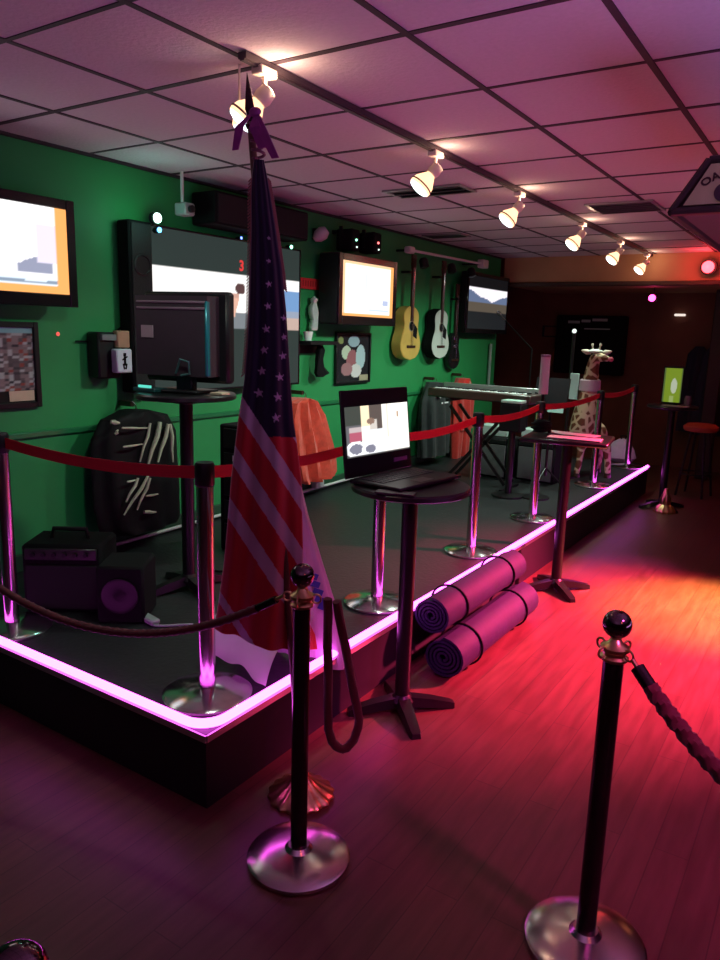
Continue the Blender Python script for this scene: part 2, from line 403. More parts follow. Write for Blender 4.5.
# ceiling vents
def vent(label, x0, x1, y0, y1, slats=6):
    t = thing('ceiling_vent', label, 'air vent', ((x0 + x1) / 2, (y0 + y1) / 2, CZ)); w = x1 - x0; h = y1 - y0
    f = MB(); 
    for sx in (-1, 1): f.box((sx * (w / 2 - .012), 0, -0.008), (0.024, h, 0.012))
    for sy in (-1, 1): f.box((0, sy * (h / 2 - .012), -0.008), (w - 0.048, 0.024, 0.012))
    f.build('frame', mat('vent_metal', (0.30, 0.28, 0.30), 0.4, 0.6, noise=0.1), t, smooth=False)
    MB().box((0, 0, -0.004), (w - 0.05, h - 0.05, 0.004)).build('backing', blackmatte, t, smooth=False)
    s = MB()
    for k in range(slats):
        y = -h / 2 + 0.04 + (h - 0.08) * k / (slats - 1)
        s.box((0, y, -0.012), (w - 0.05, 0.020, 0.003), Matrix.Rotation(math.radians(35), 3, 'X'))
    s.build('slats', mat('vent_slat', (0.22, 0.20, 0.22), 0.4, 0.6, noise=0.1), t, smooth=False)
vent('metal ceiling air vent right of the track rail', -1.72, -1.25, 5.48, 5.92)
vent('dark slotted vent in the ceiling between the rail and the green wall', -2.78, -2.2, 4.45, 4.72, 3)
vent('farther dark ceiling vent close to the green wall', -3.62, -3.2, 6.55, 6.78, 3)

# ================================================================== STANCHIONS
def rope_stanchion(loc, label, rz=0):
    t = thing('rope_stanchion', label, 'stanchion', loc, rz, 'rope barrier posts on the dance floor')
    MB().lathe((0, 0, 0), [(0.158, 0.0), (0.166, 0.006), (0.166, 0.016), (0.158, 0.022), (0.10, 0.034), (0.045, 0.042), (0.034, 0.055)], 56).build('base', chrome_worn, t)
    MB().cyl((0, 0, 0.05), (0, 0, 0.90), 0.0265, n=28).build('pole', darkmetal, t)
    MB().lathe((0, 0, 0.862), [(0.028, 0), (0.036, 0.006), (0.036, 0.012), (0.029, 0.018), (0.029, 0.026), (0.037, 0.032), (0.037, 0.040), (0.020, 0.050), (0.013, 0.062), (0.016, 0.072)], 32).build('collar', gold, t)
    for k in range(4):
        a = PI / 2 * k + 0.4; c = Vector((0.045 * math.cos(a), 0.045 * math.sin(a), 0.893)); p = []
        for q in range(13):
            b = 2 * PI * q / 12; p.append(c + Vector((math.cos(a) * 0.014 * math.cos(b), math.sin(a) * 0.014 * math.cos(b), 0.014 * math.sin(b))))
        MB().tube(p, 0.0032, 6, caps=False).build('ring', gold, t)
    MB().ball((0, 0, 0.962), 0.037, 28).build('ball_finial', mat('ball_metal', (0.16, 0.12, 0.13), 0.10, 1.0), t)
    return t
A = Vector((-1.275, 1.665, 0)); B = Vector((-2.80, 1.33, 0)); Cc = Vector((-0.405, 1.86, 0)); D = Vector((0.55, 1.30, 0)); E_ = Vector((-0.687, 0.38, 0))
s1 = rope_stanchion(A, 'black rope stanchion standing in front of the flag')
dup(s1, Cc, 0.7, 'black rope stanchion in the right foreground, red floor behind its ball top')
dup(s1, B, 0.2, 'rope stanchion outside the left edge, end of the twisted red rope')
dup(s1, D, 1.2, 'rope stanchion outside the right edge, end of the thick dark rope')
dup(s1, E_, 0.2, 'nearest rope stanchion, only its ball top showing in the lower left corner')
def rope(a, b, sag, r, label, ra=0.06, mt=redrope, n=110):
    a = Vector(a); b = Vector(b); d = (b - a).normalized(); hz = Vector((d.x, d.y, 0)).normalized()
    p0 = a + hz * ra; p1 = b - hz * ra; pts = []
    for i in range(n + 1):
        s = i / n; p = p0.lerp(p1, s); p.z -= sag * 4 * s * (1 - s); pts.append(p)
    t = thing('barrier_rope', label, 'rope', (0, 0, 0), 0, 'ropes of the barrier'); t.location = p0
    q = [p - p0 for p in pts]; ca = int(n * 0.07)
    MB().tube(q[ca:n - ca], r, 12, twist=(0.20, 3, 170)).build('rope_body', mt, t)
    MB().tube(q[2:ca + 1], r * 0.95, 12).build('end_cap', darkmetal, t); MB().tube(q[n - ca - 1:n - 2], r * 0.95, 12).build('end_cap', darkmetal, t)
    MB().tube(q[0:3], 0.006, 8).build('hook', gold, t); MB().tube(q[n - 2:], 0.006, 8).build('hook', gold, t)
up = Vector((0, 0, 0.89))
rope(A + up, B + up, 0.235, 0.013, 'thin twisted red rope sagging left from the stanchion by the flag')
rope(Cc + up, D + up, 0.19, 0.019, 'thick dark red rope running right from the foreground stanchion')
# the spare rope hanging as a loop from the stanchion by the flag
h = A + Vector((0.055, 0.055, 0.885)); pts = [h]
c = h + Vector((0.03, 0.06, -0.42)); rr = 0.05
for k in range(1, 9): pts.append(h.lerp(c + Vector((-rr * .7, -rr * .7, 0)), k / 8))
for k in range(1, 12):
    a = PI + PI * k / 12; pts.append(c + Vector((0.7, 0.7, 0)) * (rr * math.cos(a)) + Vector((0, 0, 0.10 * math.sin(a))))
for k in range(0, 9): pts.append((c + Vector((rr * .7, rr * .7, 0))).lerp(h + Vector((0.02, 0.02, -0.01)), k / 8))
t = thing('barrier_rope', 'spare dark rope hanging in a loop from the stanchion by the flag', 'rope', h, 0, 'ropes of the barrier')
MB().tube([p - h for p in pts], 0.014, 12, twist=(0.12, 3, 150)).build('rope_body', redrope, t)

def belt_stanchion(loc, label):
    t = thing('belt_stanchion', label, 'stanchion', loc, 0, 'belt barrier posts along the stage edge')
    MB().lathe((0, 0, 0), [(0.165, 0), (0.17, 0.006), (0.17, 0.014), (0.155, 0.022), (0.07, 0.032), (0.040, 0.04)], 56).build('base', chrome, t)
    MB().cyl((0, 0, 0.035), (0, 0, 0.82), 0.0315, n=28).build('pole', mat('post_chrome', (0.55, 0.50, 0.55), 0.20, 1.0, noise=0.05), t)
    MB().lathe((0, 0, 0.82), [(0.033, 0), (0.036, 0.004), (0.036, 0.075), (0.031, 0.085), (0.012, 0.088)], 28).build('belt_head', black, t)
    return t
PX = -1.88; ys = [1.87, 3.09, 4.24, 5.36, 6.98, 8.3]
p2 = belt_stanchion((PX, ys[0], SZ), 'chrome belt stanchion on the near corner of the stage, left of the flag')
posts = [Vector((-3.03, 1.79, SZ))] + [Vector((PX, y, SZ)) for y in ys]
for y, lb in zip(ys[1:], ('chrome belt stanchion behind the round laptop table', 'chrome belt stanchion just past the laptop table on the stage edge', 'chrome belt stanchion behind the table with white papers',
                          'chrome belt stanchion next to the legs of the giraffe figure', 'farthest chrome belt stanchion at the end of the stage')):
    dup(p2, (PX, y, SZ), 0, lb)
dup(p2, posts[0], 0, 'chrome belt stanchion at the left edge of the picture, on the stage front')
def belt(a, b, label):
    a = a + Vector((0, 0, 0.865)); b = b + Vector((0, 0, 0.865)); d = (b - a); L_ = d.length; d.normalize(); n = 24
    nrm = d.cross(Vector((0, 0, 1))).normalized(); vs = []; t0 = 0.034
    for i in range(n + 1):
        s = t0 + (L_ - 2 * t0) * i / n; p = d * s; sag = 0.03 * 4 * (i / n) * (1 - i / n)
        for dz, dn in ((-0.023, -0.001), (0.023, -0.001), (0.023, 0.001), (-0.023, 0.001)): vs.append(p + nrm * dn + Vector((0, 0, dz - sag)))
    fs = [(i * 4 + k, i * 4 + (k + 1) % 4, i * 4 + 4 + (k + 1) % 4, i * 4 + 4 + k) for i in range(n) for k in range(4)] + [(0, 1, 2, 3), (n * 4 + 3, n * 4 + 2, n * 4 + 1, n * 4)]
    tag(MB().add(vs, fs).build('barrier_belt', redbelt, None, a), label, 'belt', 'red barrier belts between the chrome posts')
for i, lb in enumerate(('red barrier belt crossing the black jacket on the left of the stage', 'red barrier belt passing behind the flag and the orange vest', 'red barrier belt seen right of the laptop screen',
                        'short red barrier belt in front of the keyboard', 'red barrier belt beside the giraffe figure', 'farthest red barrier belt at the end of the stage')):
    belt(posts[i], posts[i + 1], lb)

# ================================================================== BAR TABLES
def bar_table(loc, label, r=0.26, h=1.05, rz=0, group='tall black bar tables', square=False, fa=0.0):
    t = thing('bar_table', label, 'table', loc, rz, group)
    if square: MB().box((0, 0, h - 0.016), (2 * r, 2 * r * .8, 0.03), bev=0.008).build('tabletop', tabletop, t)
    else: MB().lathe((0, 0, h - 0.03), [(r - 0.012, 0), (r, 0.006), (r, 0.022), (r - 0.008, 0.03)], 64).build('tabletop', tabletop, t)
    MB().lathe((0, 0, h - 0.055), [(0.05, 0), (0.12, 0.012), (0.12, 0.0245)], 24).build('top_plate', blackmetal, t)
    MB().cyl((0, 0, 0.06), (0, 0, h - 0.05), 0.034, n=24).build('pole', blackmetal, t)
    MB().lathe((0, 0, 0.035), [(0.05, 0), (0.055, 0.02), (0.04, 0.045), (0.036, 0.05)], 24).build('hub', blackmetal, t)
    for k in range(4):
        a = PI / 2 * k + PI / 4 - rz + fa; d = Vector((math.cos(a), math.sin(a), 0))
        R = Matrix.Rotation(a, 3, 'Z')
        m = MB(); vs = []
        for s, w_, z0, z1 in ((0.03, 0.034, 0.03, 0.075), (0.14, 0.030, 0.015, 0.055), (0.235, 0.026, 0.0, 0.03), (0.248, 0.02, 0.0, 0.024)):
            vs += [R @ Vector((s, -w_, z0)), R @ Vector((s, w_, z0)), R @ Vector((s, w_ * .8, z1)), R @ Vector((s, -w_ * .8, z1))]
        fs = [(i * 4 + j, i * 4 + (j + 1) % 4, i * 4 + 4 + (j + 1) % 4, i * 4 + 4 + j) for i in range(3) for j in range(4)] + [(0, 1, 2, 3), (12, 13, 14, 15)]
        m.add(vs, fs).build('foot', blackmetal, t)
    return t
T1 = Vector((-1.485, 2.69, 0)); T2 = Vector((-1.455, 4.72, 0)); T3 = Vector((-1.40, 7.85, 0))
bt = bar_table(T1, 'round black bar table holding the open laptop', 0.255)
bar_table(T2, 'tall black table with white papers at the middle of the stage edge', 0.27, rz=0.15, square=True)
bar_table(T3, 'far dark bar table with the green card on top', 0.24)
TL = Vector((-2.80, 2.66, SZ)); dup(bt, TL, 0.5, 'black bar table on the stage under the large monitor, behind the left belt')

# laptop on table 1
LP = T1 + Vector((-0.045, 0.03, 1.052))
t = thing('laptop', 'open black laptop showing a bright photo on its screen, on the round bar table', 'laptop', LP, math.radians(84))
MB().box((0, 0, 0.010), (0.44, 0.27, 0.018), bev=0.005).build('base', black, t)
kb = MB()
for i in range(15):
    for j in range(5): kb.box((-0.175 + i * 0.025, 0.085 - j * 0.024, 0.0205), (0.020, 0.019, 0.003))
kb.build('keyboard', mat('laptop_keys', (0.03, 0.03, 0.035), 0.4), t, smooth=False)
MB().box((0, -0.085, 0.0195), (0.10, 0.06, 0.0015)).build('touchpad', mat('touchpad_grey', (0.05, 0.05, 0.06), 0.3), t)
hinge = Vector((0, 0.135, 0.019)); lean = math.radians(7); uy = Vector((0, math.sin(lean), math.cos(lean))); ux = Vector((1, 0, 0)); nn = ux.cross(uy)
lidR = Matrix((ux, -nn, uy)).transposed(); LW, LH = 0.475, 0.37
lid = MB().box(hinge + uy * (LH / 2) - nn * 0.006, (LW, 0.011, LH), lidR, bev=0.003).build('lid', black, t)
def lap_img(u, v):
    if v < 0.03 or u < .01: return (.05, .05, .05)
    c = (0.95, 0.92, 0.85)
    if 0.0 < u < 0.24: c = (0.05, 0.06, 0.05) if v > .62 else (0.12, 0.12, 0.13)
    if 0.05 < u < 0.24 and 0.30 < v < 0.60: c = (0.42, 0.10, 0.15) if v < .5 else (.5, .42, .42)
    if 0.24 <= u < 0.36 and v > 0.58: c = (0.95, 0.78, 0.52)
    if 0.36 <= u < 0.56 and v > 0.5: c = (0.10, 0.08, 0.07) if v > .7 or u > .48 else (.6, .55, .5)
    if 0.28 <= u < 0.62 and v < 0.52: c = (0.80, 0.84, 0.86)
    if (u - .38) ** 2 + (v - .68) ** 2 < .004: c = (.25, .16, .12)
    for cu_, cv, r in ((0.14, 0.16, .13), (0.36, 0.13, .11)):
        d = math.hypot(u - cu_, v - cv)
        if abs(d - r) < .028: c = (.92, .92, .95)
        elif d < r: c = (.20, .20, .26)
    if u > .57: c = (1.0, .97, .90) if not (.80 < u < .84 and .70 < v < .84) else (.45, .3, .2)
    if .64 < u < .67 and v > .3: c = (.75, .68, .6)
    return c
picture('screen', lid, hinge - ux * (LW / 2 - 0.014) + uy * 0.085 + nn * 0.0030, ux, uy, LW - 0.028, 0.215, lap_img, attr_mat('laptop_screen', 1.35), 70, 50)
MB().box(hinge + ux * 0.15 + uy * 0.045 + nn * 0.001, (0.10, 0.003, 0.018), lidR).build('sticker', mat('sticker_purple', (0.16, 0.08, 0.2), 0.4), lid, smooth=False)
# papers / bag behind the laptop on the table
tag(MB().box((0, 0, 0.004), (0.16, 0.06, 0.008), bev=0.002).build('notebook', mat('notebook_dark', (0.03, 0.02, 0.03), 0.5, noise=0.3), None, T1 + Vector((0.05, -0.215, 1.0505))), 'thin dark notebook on the near edge of the laptop table', 'notebook').rotation_euler = (0, 0, 0.3)

# papers on table 2
for k, (dx, dy, rz, lb) in enumerate(((0.07, -0.09, 0.12, 'white paper sheet on the near side of the middle bar table'), (-0.02, 0.11, -0.08, 'white paper sheet on the far side of the middle bar table'))):
    o = tag(MB().box((0, 0, 0.004), (0.33 if k == 0 else 0.36, 0.13, 0.006), bev=0.001).build('paper_sheet', paper, None, T2 + Vector((dx, dy, 1.0505))), lb, 'paper', 'papers on the middle bar table'); o.rotation_euler = (0, 0, rz)
t = thing('cable_tangle', 'black bundle of cables heaped on the left of the middle bar table', 'cables', T2 + Vector((-0.19, 0.02, 1.0515)))
m = MB(); pts = []
for i in range(120):
    a = i * 0.42; pts.append((0.05 * math.cos(a) * (1 + .3 * math.sin(i * .7)), 0.06 * math.sin(a), 0.012 + 0.0006 * i))
m.tube(pts, 0.007, 6).build('cable', blackmatte, t)

# ================================================================== FLAG AND POLE
FY = 1.93
fb = thing('flag_stand', 'flagpole on a gold ribbed floor stand, leaning slightly left behind the front stanchion', 'flagpole', (-1.47, FY, 0))
MB().lathe((0, 0, 0), [(0.115, 0), (0.12, 0.012), (0.115, 0.02), (0.085, 0.035), (0.05, 0.06), (0.028, 0.085), (0.022, 0.10), (0.022, 0.15)], 64, mod=(0.04, 16)).build('stand_base', gold, fb)
top = ony(247, 73, FY) - fb.location; pb = Vector((0, 0, 0.08))
MB().tube([pb, pb.lerp(top, 0.5), pb.lerp(top, .93)], 0.0125, 14).build('pole', mat('pole_wood', (0.10, 0.05, 0.035), 0.35, noise=0.3), fb)
dirp = (top - pb).normalized()
MB().lathe(pb.lerp(top, .93), [(0.015, 0), (0.02, 0.01), (0.012, 0.02), (0.009, 0.035), (0.016, 0.06), (0.010, 0.11), (0.001, 0.17)], 14, dirp).build('spear_finial', darkmetal, fb)
FW = Vector((0.77, 0.638, 0)); FD = Vector((-0.638, 0.77, 0)); FP = Vector((-1.60, FY, 0))
def onp(px, py, P=FP, N=FD):
    r_ = ray(px, py); return CAM + r_ * ((P - CAM).dot(N) / r_.dot(N))
def pix(p):
    c = ROT.transposed() @ (p - CAM); return 360 + F_PX * c.x / -c.z, 480 - F_PX * c.y / -c.z
fl = thing('flag', 'furled stars and stripes flag hanging from the leaning pole', 'flag', fb.location)
# body: rows by height following the silhouette
sil = [(160, 254, 264), (175, 252, 267), (192, 251, 270), (230, 251, 276), (270, 250, 282), (310, 249, 286), (345, 247, 288), (380, 244, 290), (420, 238, 293), (445, 235, 297), (480, 231, 301), (520, 228, 302), (570, 224, 303), (610, 219, 304), (638, 215, 304)]
def silx(y):
    for (a, l0, r0), (b, l1, r1) in zip(sil, sil[1:]):
        if y <= b:
            s = (y - a) / (b - a); return l0 + (l1 - l0) * s, r0 + (r1 - r0) * s
    return sil[-1][1:]
NR, NC = 420, 240; vs = []; cols = []
stars = [(269, 238, 2.4), (269, 261, 2.8), (269, 284, 3.6), (268, 306, 4), (266, 329, 4.4), (264, 350, 4.6), (262, 371, 5), (259, 393, 5.2), (284, 318, 3.2), (284, 337, 3.8), (283, 356, 4.2), (280, 377, 4.6), (278, 397, 5), (276, 418, 5)]
def star_in(x, y, cx, cy, R):
    dx, dy = x - cx, y - cy; r = math.hypot(dx, dy)
    if r > R: return False
    a = math.atan2(dx, -dy) + 0.15; k = 2 * PI / 5; a = abs((a + k / 2) % k - k / 2)
    ri = 0.40 * R; x1, y1 = R, 0; x2, y2 = ri * math.cos(PI / 5), ri * math.sin(PI / 5)
    px_, py_ = r * math.cos(a), r * math.sin(a)
    return (x2 - x1) * (py_ - y1) - (y2 - y1) * (px_ - x1) > 0
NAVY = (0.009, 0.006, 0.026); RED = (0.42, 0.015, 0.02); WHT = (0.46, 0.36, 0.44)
base = fb.location
for i in range(NR + 1):
    y = 160 + (638 - 160) * i / NR; l, r = silx(y); cx = (l + r) / 2
    w_ = i / NR; lowr = 12 * w_ ** 6; pc = onp(cx, y); hw = (onp(r, y) - onp(l, y)).length / 2
    for k in range(NC):
        a = 2 * PI * k / NC; ca, sa = math.cos(a), math.sin(a)
        f = 1 + (0.10 + 0.24 * w_) * math.sin(5 * a + 1.0 + 1.6 * w_) + 0.10 * math.sin(11 * a + 3 * w_)
        hd = hw * (0.55 - 0.15 * w_)
        vw = pc + FW * (hw * ca * (0.93 + 0.07 * f)) + FD * (hd * sa * f) + Vector((0, 0, -0.05 * w_ ** 4 * ca))
        vs.append(vw - base); px_, yq = pix(vw)
        # colour by position on the cloth
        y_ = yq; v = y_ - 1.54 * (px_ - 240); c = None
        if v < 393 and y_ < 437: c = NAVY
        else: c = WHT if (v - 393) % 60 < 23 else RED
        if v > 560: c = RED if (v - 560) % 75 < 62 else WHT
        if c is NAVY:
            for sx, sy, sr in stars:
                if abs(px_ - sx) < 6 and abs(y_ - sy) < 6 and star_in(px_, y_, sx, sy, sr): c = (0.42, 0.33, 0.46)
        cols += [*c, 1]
fs = [(i * NC + k, i * NC + (k + 1) % NC, (i + 1) * NC + (k + 1) % NC, (i + 1) * NC + k) for i in range(NR) for k in range(NC)]
fs += [tuple(range(NC)), tuple(NR * NC + k for k in range(NC))[::-1]]
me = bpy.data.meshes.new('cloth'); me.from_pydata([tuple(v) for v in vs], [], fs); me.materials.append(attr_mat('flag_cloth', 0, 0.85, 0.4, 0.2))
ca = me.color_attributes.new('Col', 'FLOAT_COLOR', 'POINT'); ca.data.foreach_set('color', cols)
me.polygons.foreach_set('use_smooth', [True] * len(me.polygons))
o = bpy.data.objects.new('cloth', me); COL.objects.link(o); o.parent = fl
# golden-brown fringe at the hoist and the purple ribbon bow on the pole
fm_ = mat('fringe_brown', (0.30, 0.14, 0.12), 0.8)
for side in (-1, 1):
    fr_ = MB(); e0 = None
    for i in range(60):
        y = 178 + (195 if side < 0 else 110) * i / 59; l, r = silx(y); p = onp(l - 0.2 if side < 0 else r + 0.2, y) - base
        d = FW * (side * 0.010) + Vector((0, 0, -0.012))
        if e0 is not None: fr_.cyl(e0, p, 0.0022, n=5)
        e0 = p; fr_.cyl(p, p + d, 0.0022, n=5)
    fr_.build('fringe', fm_, fl)
pr = thing('ribbon_bow', 'purple ribbon bow and cord tied round the top of the flagpole', 'ribbon', ony(254, 112, FY))
q = pr.location
for (x0, y0), (x1, y1), w_ in (((252, 112), (235, 150), .018), ((256, 112), (275, 158), .02), ((255, 115), (262, 148), .022)):
    a = ony(x0, y0, FY - .03) - q; b = ony(x1, y1, FY - .03) - q; mid = a.lerp(b, .5) + Vector((0, -0.02, 0.01)); d = Vector((1, 0, 0))
    vs = [a - d * .006, a + d * .006, mid + d * w_, b + d * w_ * .7, b - d * w_ * .7, mid - d * w_]
    vs += [v + Vector((0, 0.004, 0)) for v in vs]
    MB().add(vs, [(0, 1, 2, 5), (5, 2, 3, 4), (6, 11, 8, 7), (11, 10, 9, 8)] + [(i, (i + 1) % 6, 6 + (i + 1) % 6, 6 + i) for i in range(6)]).build('ribbon_tail', purplecloth, pr)
MB().ball(ony(255, 112, FY - .03) - q, 0.018, 14, (1.3, .8, .8)).build('knot', purplecloth, pr)
cpts = []
for i in range(80):
    s = i / 79; y = 118 + 42 * s; c0 = ony(255 + 4 * s, y, FY) - q; a = s * 30; cpts.append(c0 + Vector((0.019 * math.cos(a), 0.019 * math.sin(a), 0)))
MB().tube(cpts, 0.005, 6).build('cord', mat('cord_dark', (0.16, 0.05, 0.10), 0.7), pr)

# white cloth gathered on the stage under the flag
cl = MB(); vs = []; n1, n2 = 40, 24
c0, c1 = Vector((-2.06, 2.02)), Vector((-1.73, 1.98))
for layer in (0, 1):
    for j in range(n2 + 1):
        for i in range(n1 + 1):
            u, v = i / n1, j / n2
            x = -2.10 + 0.41 * u; y = 2.06 + 0.26 * v + 0.03 * math.sin(4 * u) - 0.05 * u
            z = SZ + 0.012 + 0.23 * math.sin(PI * min(1, v * 1.0 + .02)) ** .7 * (0.6 + .4 * math.sin(PI * (0.15 + .7 * u))) + 0.010 * math.sin(14 * u + 5 * v)
            vs.append(Vector((x, y, z - 0.004 * layer)))
N = (n1 + 1) * (n2 + 1); fs = []
for j in range(n2):
    for i in range(n1):
        a = j * (n1 + 1) + i; q4 = (a, a + 1, a + n1 + 2, a + n1 + 1); fs.append(q4); fs.append(tuple(N + k for k in q4[::-1]))
edge = [i for i in range(n1 + 1)] + [j * (n1 + 1) + n1 for j in range(1, n2 + 1)] + [n2 * (n1 + 1) + i for i in range(n1 - 1, -1, -1)] + [j * (n1 + 1) for j in range(n2 - 1, 0, -1)]
for a, b in zip(edge, edge[1:] + edge[:1]): fs.append((a, b, N + b, N + a))
tag(MB().add(vs, fs).build('white_cloth', whitecloth), 'crumpled white cloth heaped on the stage corner under the flag', 'cloth')

# white banner with blue lettering behind the flag, draped down onto the stage edge
by = 2.42; bn = thing('banner', 'white banner with blue lettering hanging narrow behind the flag, its foot on the stage edge', 'banner', ony(325, 655, by))
q = bn.location; rows = []
for y, l, r in ((480, 292, 300), (515, 292, 308), (560, 293, 321), (610, 296, 336), (650, 300, 347), (668, 302, 349)):
    a = onp(l, y, bn.location); b = onp(r, y, bn.location); rows.append(((a + b) / 2 - q, (b - a).length / 2, 0.022))
MB().loft(rows, 48, FW, FD, fold=0.35, fn=7).build('cloth', whitecloth, bn)
bp = MB()
for k, (x, y) in enumerate(((313, 576), (315, 584), (318, 592), (320, 600), (323, 607))):
    p = onp(x, y, bn.location - FD * .034) - q; bp.box(p, (0.042, 0.003, 0.026), Matrix((FW, FD, Vector((0, 0, 1)))).transposed() @ Matrix.Rotation(0.35, 3, 'Y'))
bp.build('lettering', mat('blue_print', (0.05, 0.09, 0.42), 0.7), bn, smooth=False)
a = onp(309, 640, bn.location - FD * .05) - q
MB().loft([(a + Vector((-.01, 0, .085)), .004, .006), (a + Vector((0, 0, .03)), .03, .012), (a + Vector((0.004, 0, -.03)), .038, .014), (a + Vector((-.03, 0, -.05)), .012, .01)], 24, fold=.2).build('red_corner', redcloth, bn)

# ================================================================== ROLLED MATS
def mat_roll(name, label, c, r, L_):
    vs = []; n = 90; turns = 4.5; th = 0.012
    t = thing(name, label, 'rolled mat', c, 0.0, 'rolled mats on the floor against the stage')
    pts = []
    for i in range(n + 1):
        a = turns * 2 * PI * i / n - PI / 2; rad = 0.02 + (r - 0.02) * i / n; pts.append((rad * math.cos(a), rad * math.sin(a) * 0.93))
    vs = []
    for rad_o in (0, 1):
        for (x, z) in pts:
            l = math.hypot(x, z); k = (l - th * rad_o) / l if l > th else 1
            for yy in (-L_ / 2, L_ / 2): vs.append(Vector((x * k, yy, z * k)))
    N = 2 * (n + 1); fs = []
    for i in range(n):
        a = 2 * i; fs += [(a, a + 2, a + 3, a + 1), (N + a, N + a + 1, N + a + 3, N + a + 2), (a, N + a, N + a + 2, a + 2), (a + 1, a + 3, N + a + 3, N + a + 1)]
    fs += [(0, 1, N + 1, N), (2 * n, N + 2 * n, N + 2 * n + 1, 2 * n + 1)]
    MB().add(vs, fs).build('mat_body', bluemat, t)
    for yy in (-L_ * .3, L_ * .3):
        p = [(r * 1.015 * math.cos(2 * PI * k / 30), yy, r * 0.95 * math.sin(2 * PI * k / 30)) for k in range(31)]
        MB().tube(p, 0.006, 6, caps=False).build('strap', blackmatte, t)
mat_roll('rolled_mat', 'lower dark blue rolled mat lying on the floor beside the stage', (-1.475, 3.60, 0.113), 0.115, 1.05)
mat_roll('rolled_mat', 'upper dark blue rolled mat resting against the stage side, above the other', (-1.565, 3.62, 0.305), 0.105, 1.05)

# ================================================================== WALL THINGS (green wall)
ORG = (1.0, 0.42, 0.12)
def tv(name, label, xf, y0, y1, z0, z1, bez, fn, mt, tilt=0.0, depth=0.09, hang=None, nx=72, ny=50):
    """a flat television with its front face near x = xf, tilted forward about its lower edge"""
    t = thing(name, label, 'television', (xf, (y0 + y1) / 2, z0)); w_ = y1 - y0; h = z1 - z0
    t.rotation_euler = (0, tilt, 0)
    bd = MB().box((-depth / 2, 0, h / 2), (depth, w_, h), bev=0.012).build('casing', black, t)
    s_ = MB()
    for sy in (-1, 1): s_.box((0.004, sy * (w_ / 2 - bez / 2), h / 2), (0.012, bez, h), bev=0.004)
    s_.box((0.004, 0, bez * .65), (0.012, w_ - 2 * bez, bez * 1.3), bev=0.004); s_.box((0.004, 0, h - bez / 2), (0.012, w_ - 2 * bez, bez), bev=0.004)
    s_.build('bezel', mat('gloss_black', (0.012, 0.010, 0.012), 0.18, noise=0.1), t)
    picture('screen', t, (0.003, -w_ / 2 + bez, bez * 1.3), (0, 1, 0), (0, 0, 1), w_ - 2 * bez, h - 2.3 * bez, fn, mt, nx, ny)
    gap = (xf - depth) - WX
    if gap > 0.01:
        MB().box((-depth - gap / 2 + .01, 0, h * .55), (gap, 0.16, 0.22)).build('wall_bracket', blackmetal, t)
    return t
scr = attr_mat('tv_picture', 1.25)
def imgA(u, v):
    if u > .93 or v < .10: return ORG
    if u < .03: return (1, .8, .5)
    c = (1.0, 0.98, 0.99)
    if v < .20: c = (.80, .90, 1.0)
    if v < .17 and abs(v - .14 - .02 * math.sin(u * 6)) < .018: c = (.25, .32, .42)
    if .68 < u < .90 and .22 < v < .34 + .10 * math.sin(u * 9): c = (.30, .32, .44)
    if .80 < u < .92 and .34 < v < .80: c = (.80, .74, .88)
    if u < .32 and .26 < v < .40 - .3 * u: c = (.45, .42, .48)
    return c
tv('television', 'television at the left edge, bright white picture with an orange border', -3.56, 1.60, 2.60, 1.765, 2.315, 0.05, imgA, scr, 0.0)
def imgB(u, v):
    if u > .94 or v < .05: return ORG
    if v > .95 or u < .05: return (1.0, .62, .35)
    c = (1.0, .99, .98)
    if .42 < u < .86 and .24 < v < .82 and (abs(u - .44) < .02 or abs(v - .26) < .02): c = (.75, .78, .86)
    if .48 < u < .8 and .5 < v < .78 and int(v * 22) % 2: c = (.93, .86, .84)
    if .78 < u < .90 and .22 < v < .34: c = (.45, .52, .72)
    if .5 < u < .92 and .10 < v < .15: c = (.62, .70, .9)
    return c
tv('television', 'television with an orange-edged white picture above the laptop, between the flag and the guitars', -3.50, 4.99, 5.90, 1.735, 2.30, 0.055, imgB, scr, 0.0, 0.20)
def imgC(u, v):
    if v > .78: return (.006, .006, .007)
    if v < .34: return (.012, .014, .016)
    ridge = .54 + .17 * abs(2 * u - 1.15) ** 1.1 + .012 * math.sin(u * 17)
    if v > ridge: return (.98, .92, .98)
    if v > .50: return (.12, .16, .27)
    return (.10, .08, .06)
tv('television', 'dark far television with a mountain landscape on its screen, right of the guitars', -3.60, 7.60, 8.78, 1.70, 2.37, 0.04, imgC, attr_mat('tv_picture_dim', 1.1, 0.9, 0, 0.1), 0.0, 0.08)

# large screen with letterboxed film
GREY = (.026, .038, .035)
def imgS(u, v):
    if v > .772 or v < .41: return GREY
    c = (1.0, .98, .96)
    if u < .26 and v < .54 + .05 * math.sin(u * 20): c = (.28, .33, .36)
    if v < .47: c = (.90, .42, .24)
    if .47 < v < .50: c = (.72, .45, .34)
    if .44 < u < .64:                                      # leaning figure
        if (u - .545) ** 2 / .0012 + (v - .68) ** 2 / .0016 < 1: c = (.10, .05, .05)
        elif abs(u - .50 - (.60 - v) * -.25) < .035 and .48 < v < .62: c = (.78, .45, .34)
        elif abs(v - .63) < .016 and .45 < u < .54: c = (.62, .35, .28)
        elif .47 < u < .62 and v < .52: c = (.20, .22, .24)
    if .63 < u < .70 and .52 < v < .56: c = (.55, .62, .66)
    if u > .86:
        if v < .70: c = (.17, .32, .58)
        if v < .55: c = (.30, .35, .45)
        if v < .50: c = (.55, .40, .34)
    return c
t = tv('projection_screen', 'large grey screen on the green wall showing a letterboxed film, partly behind the flag', -3.68, 3.21, 4.72, 1.25, 2.29, 0.012, imgS, attr_mat('film_screen', 1.15, 0.9, 0, 0.1), 0.0, 0.05, nx=150, ny=100)
t['category'] = 'screen'
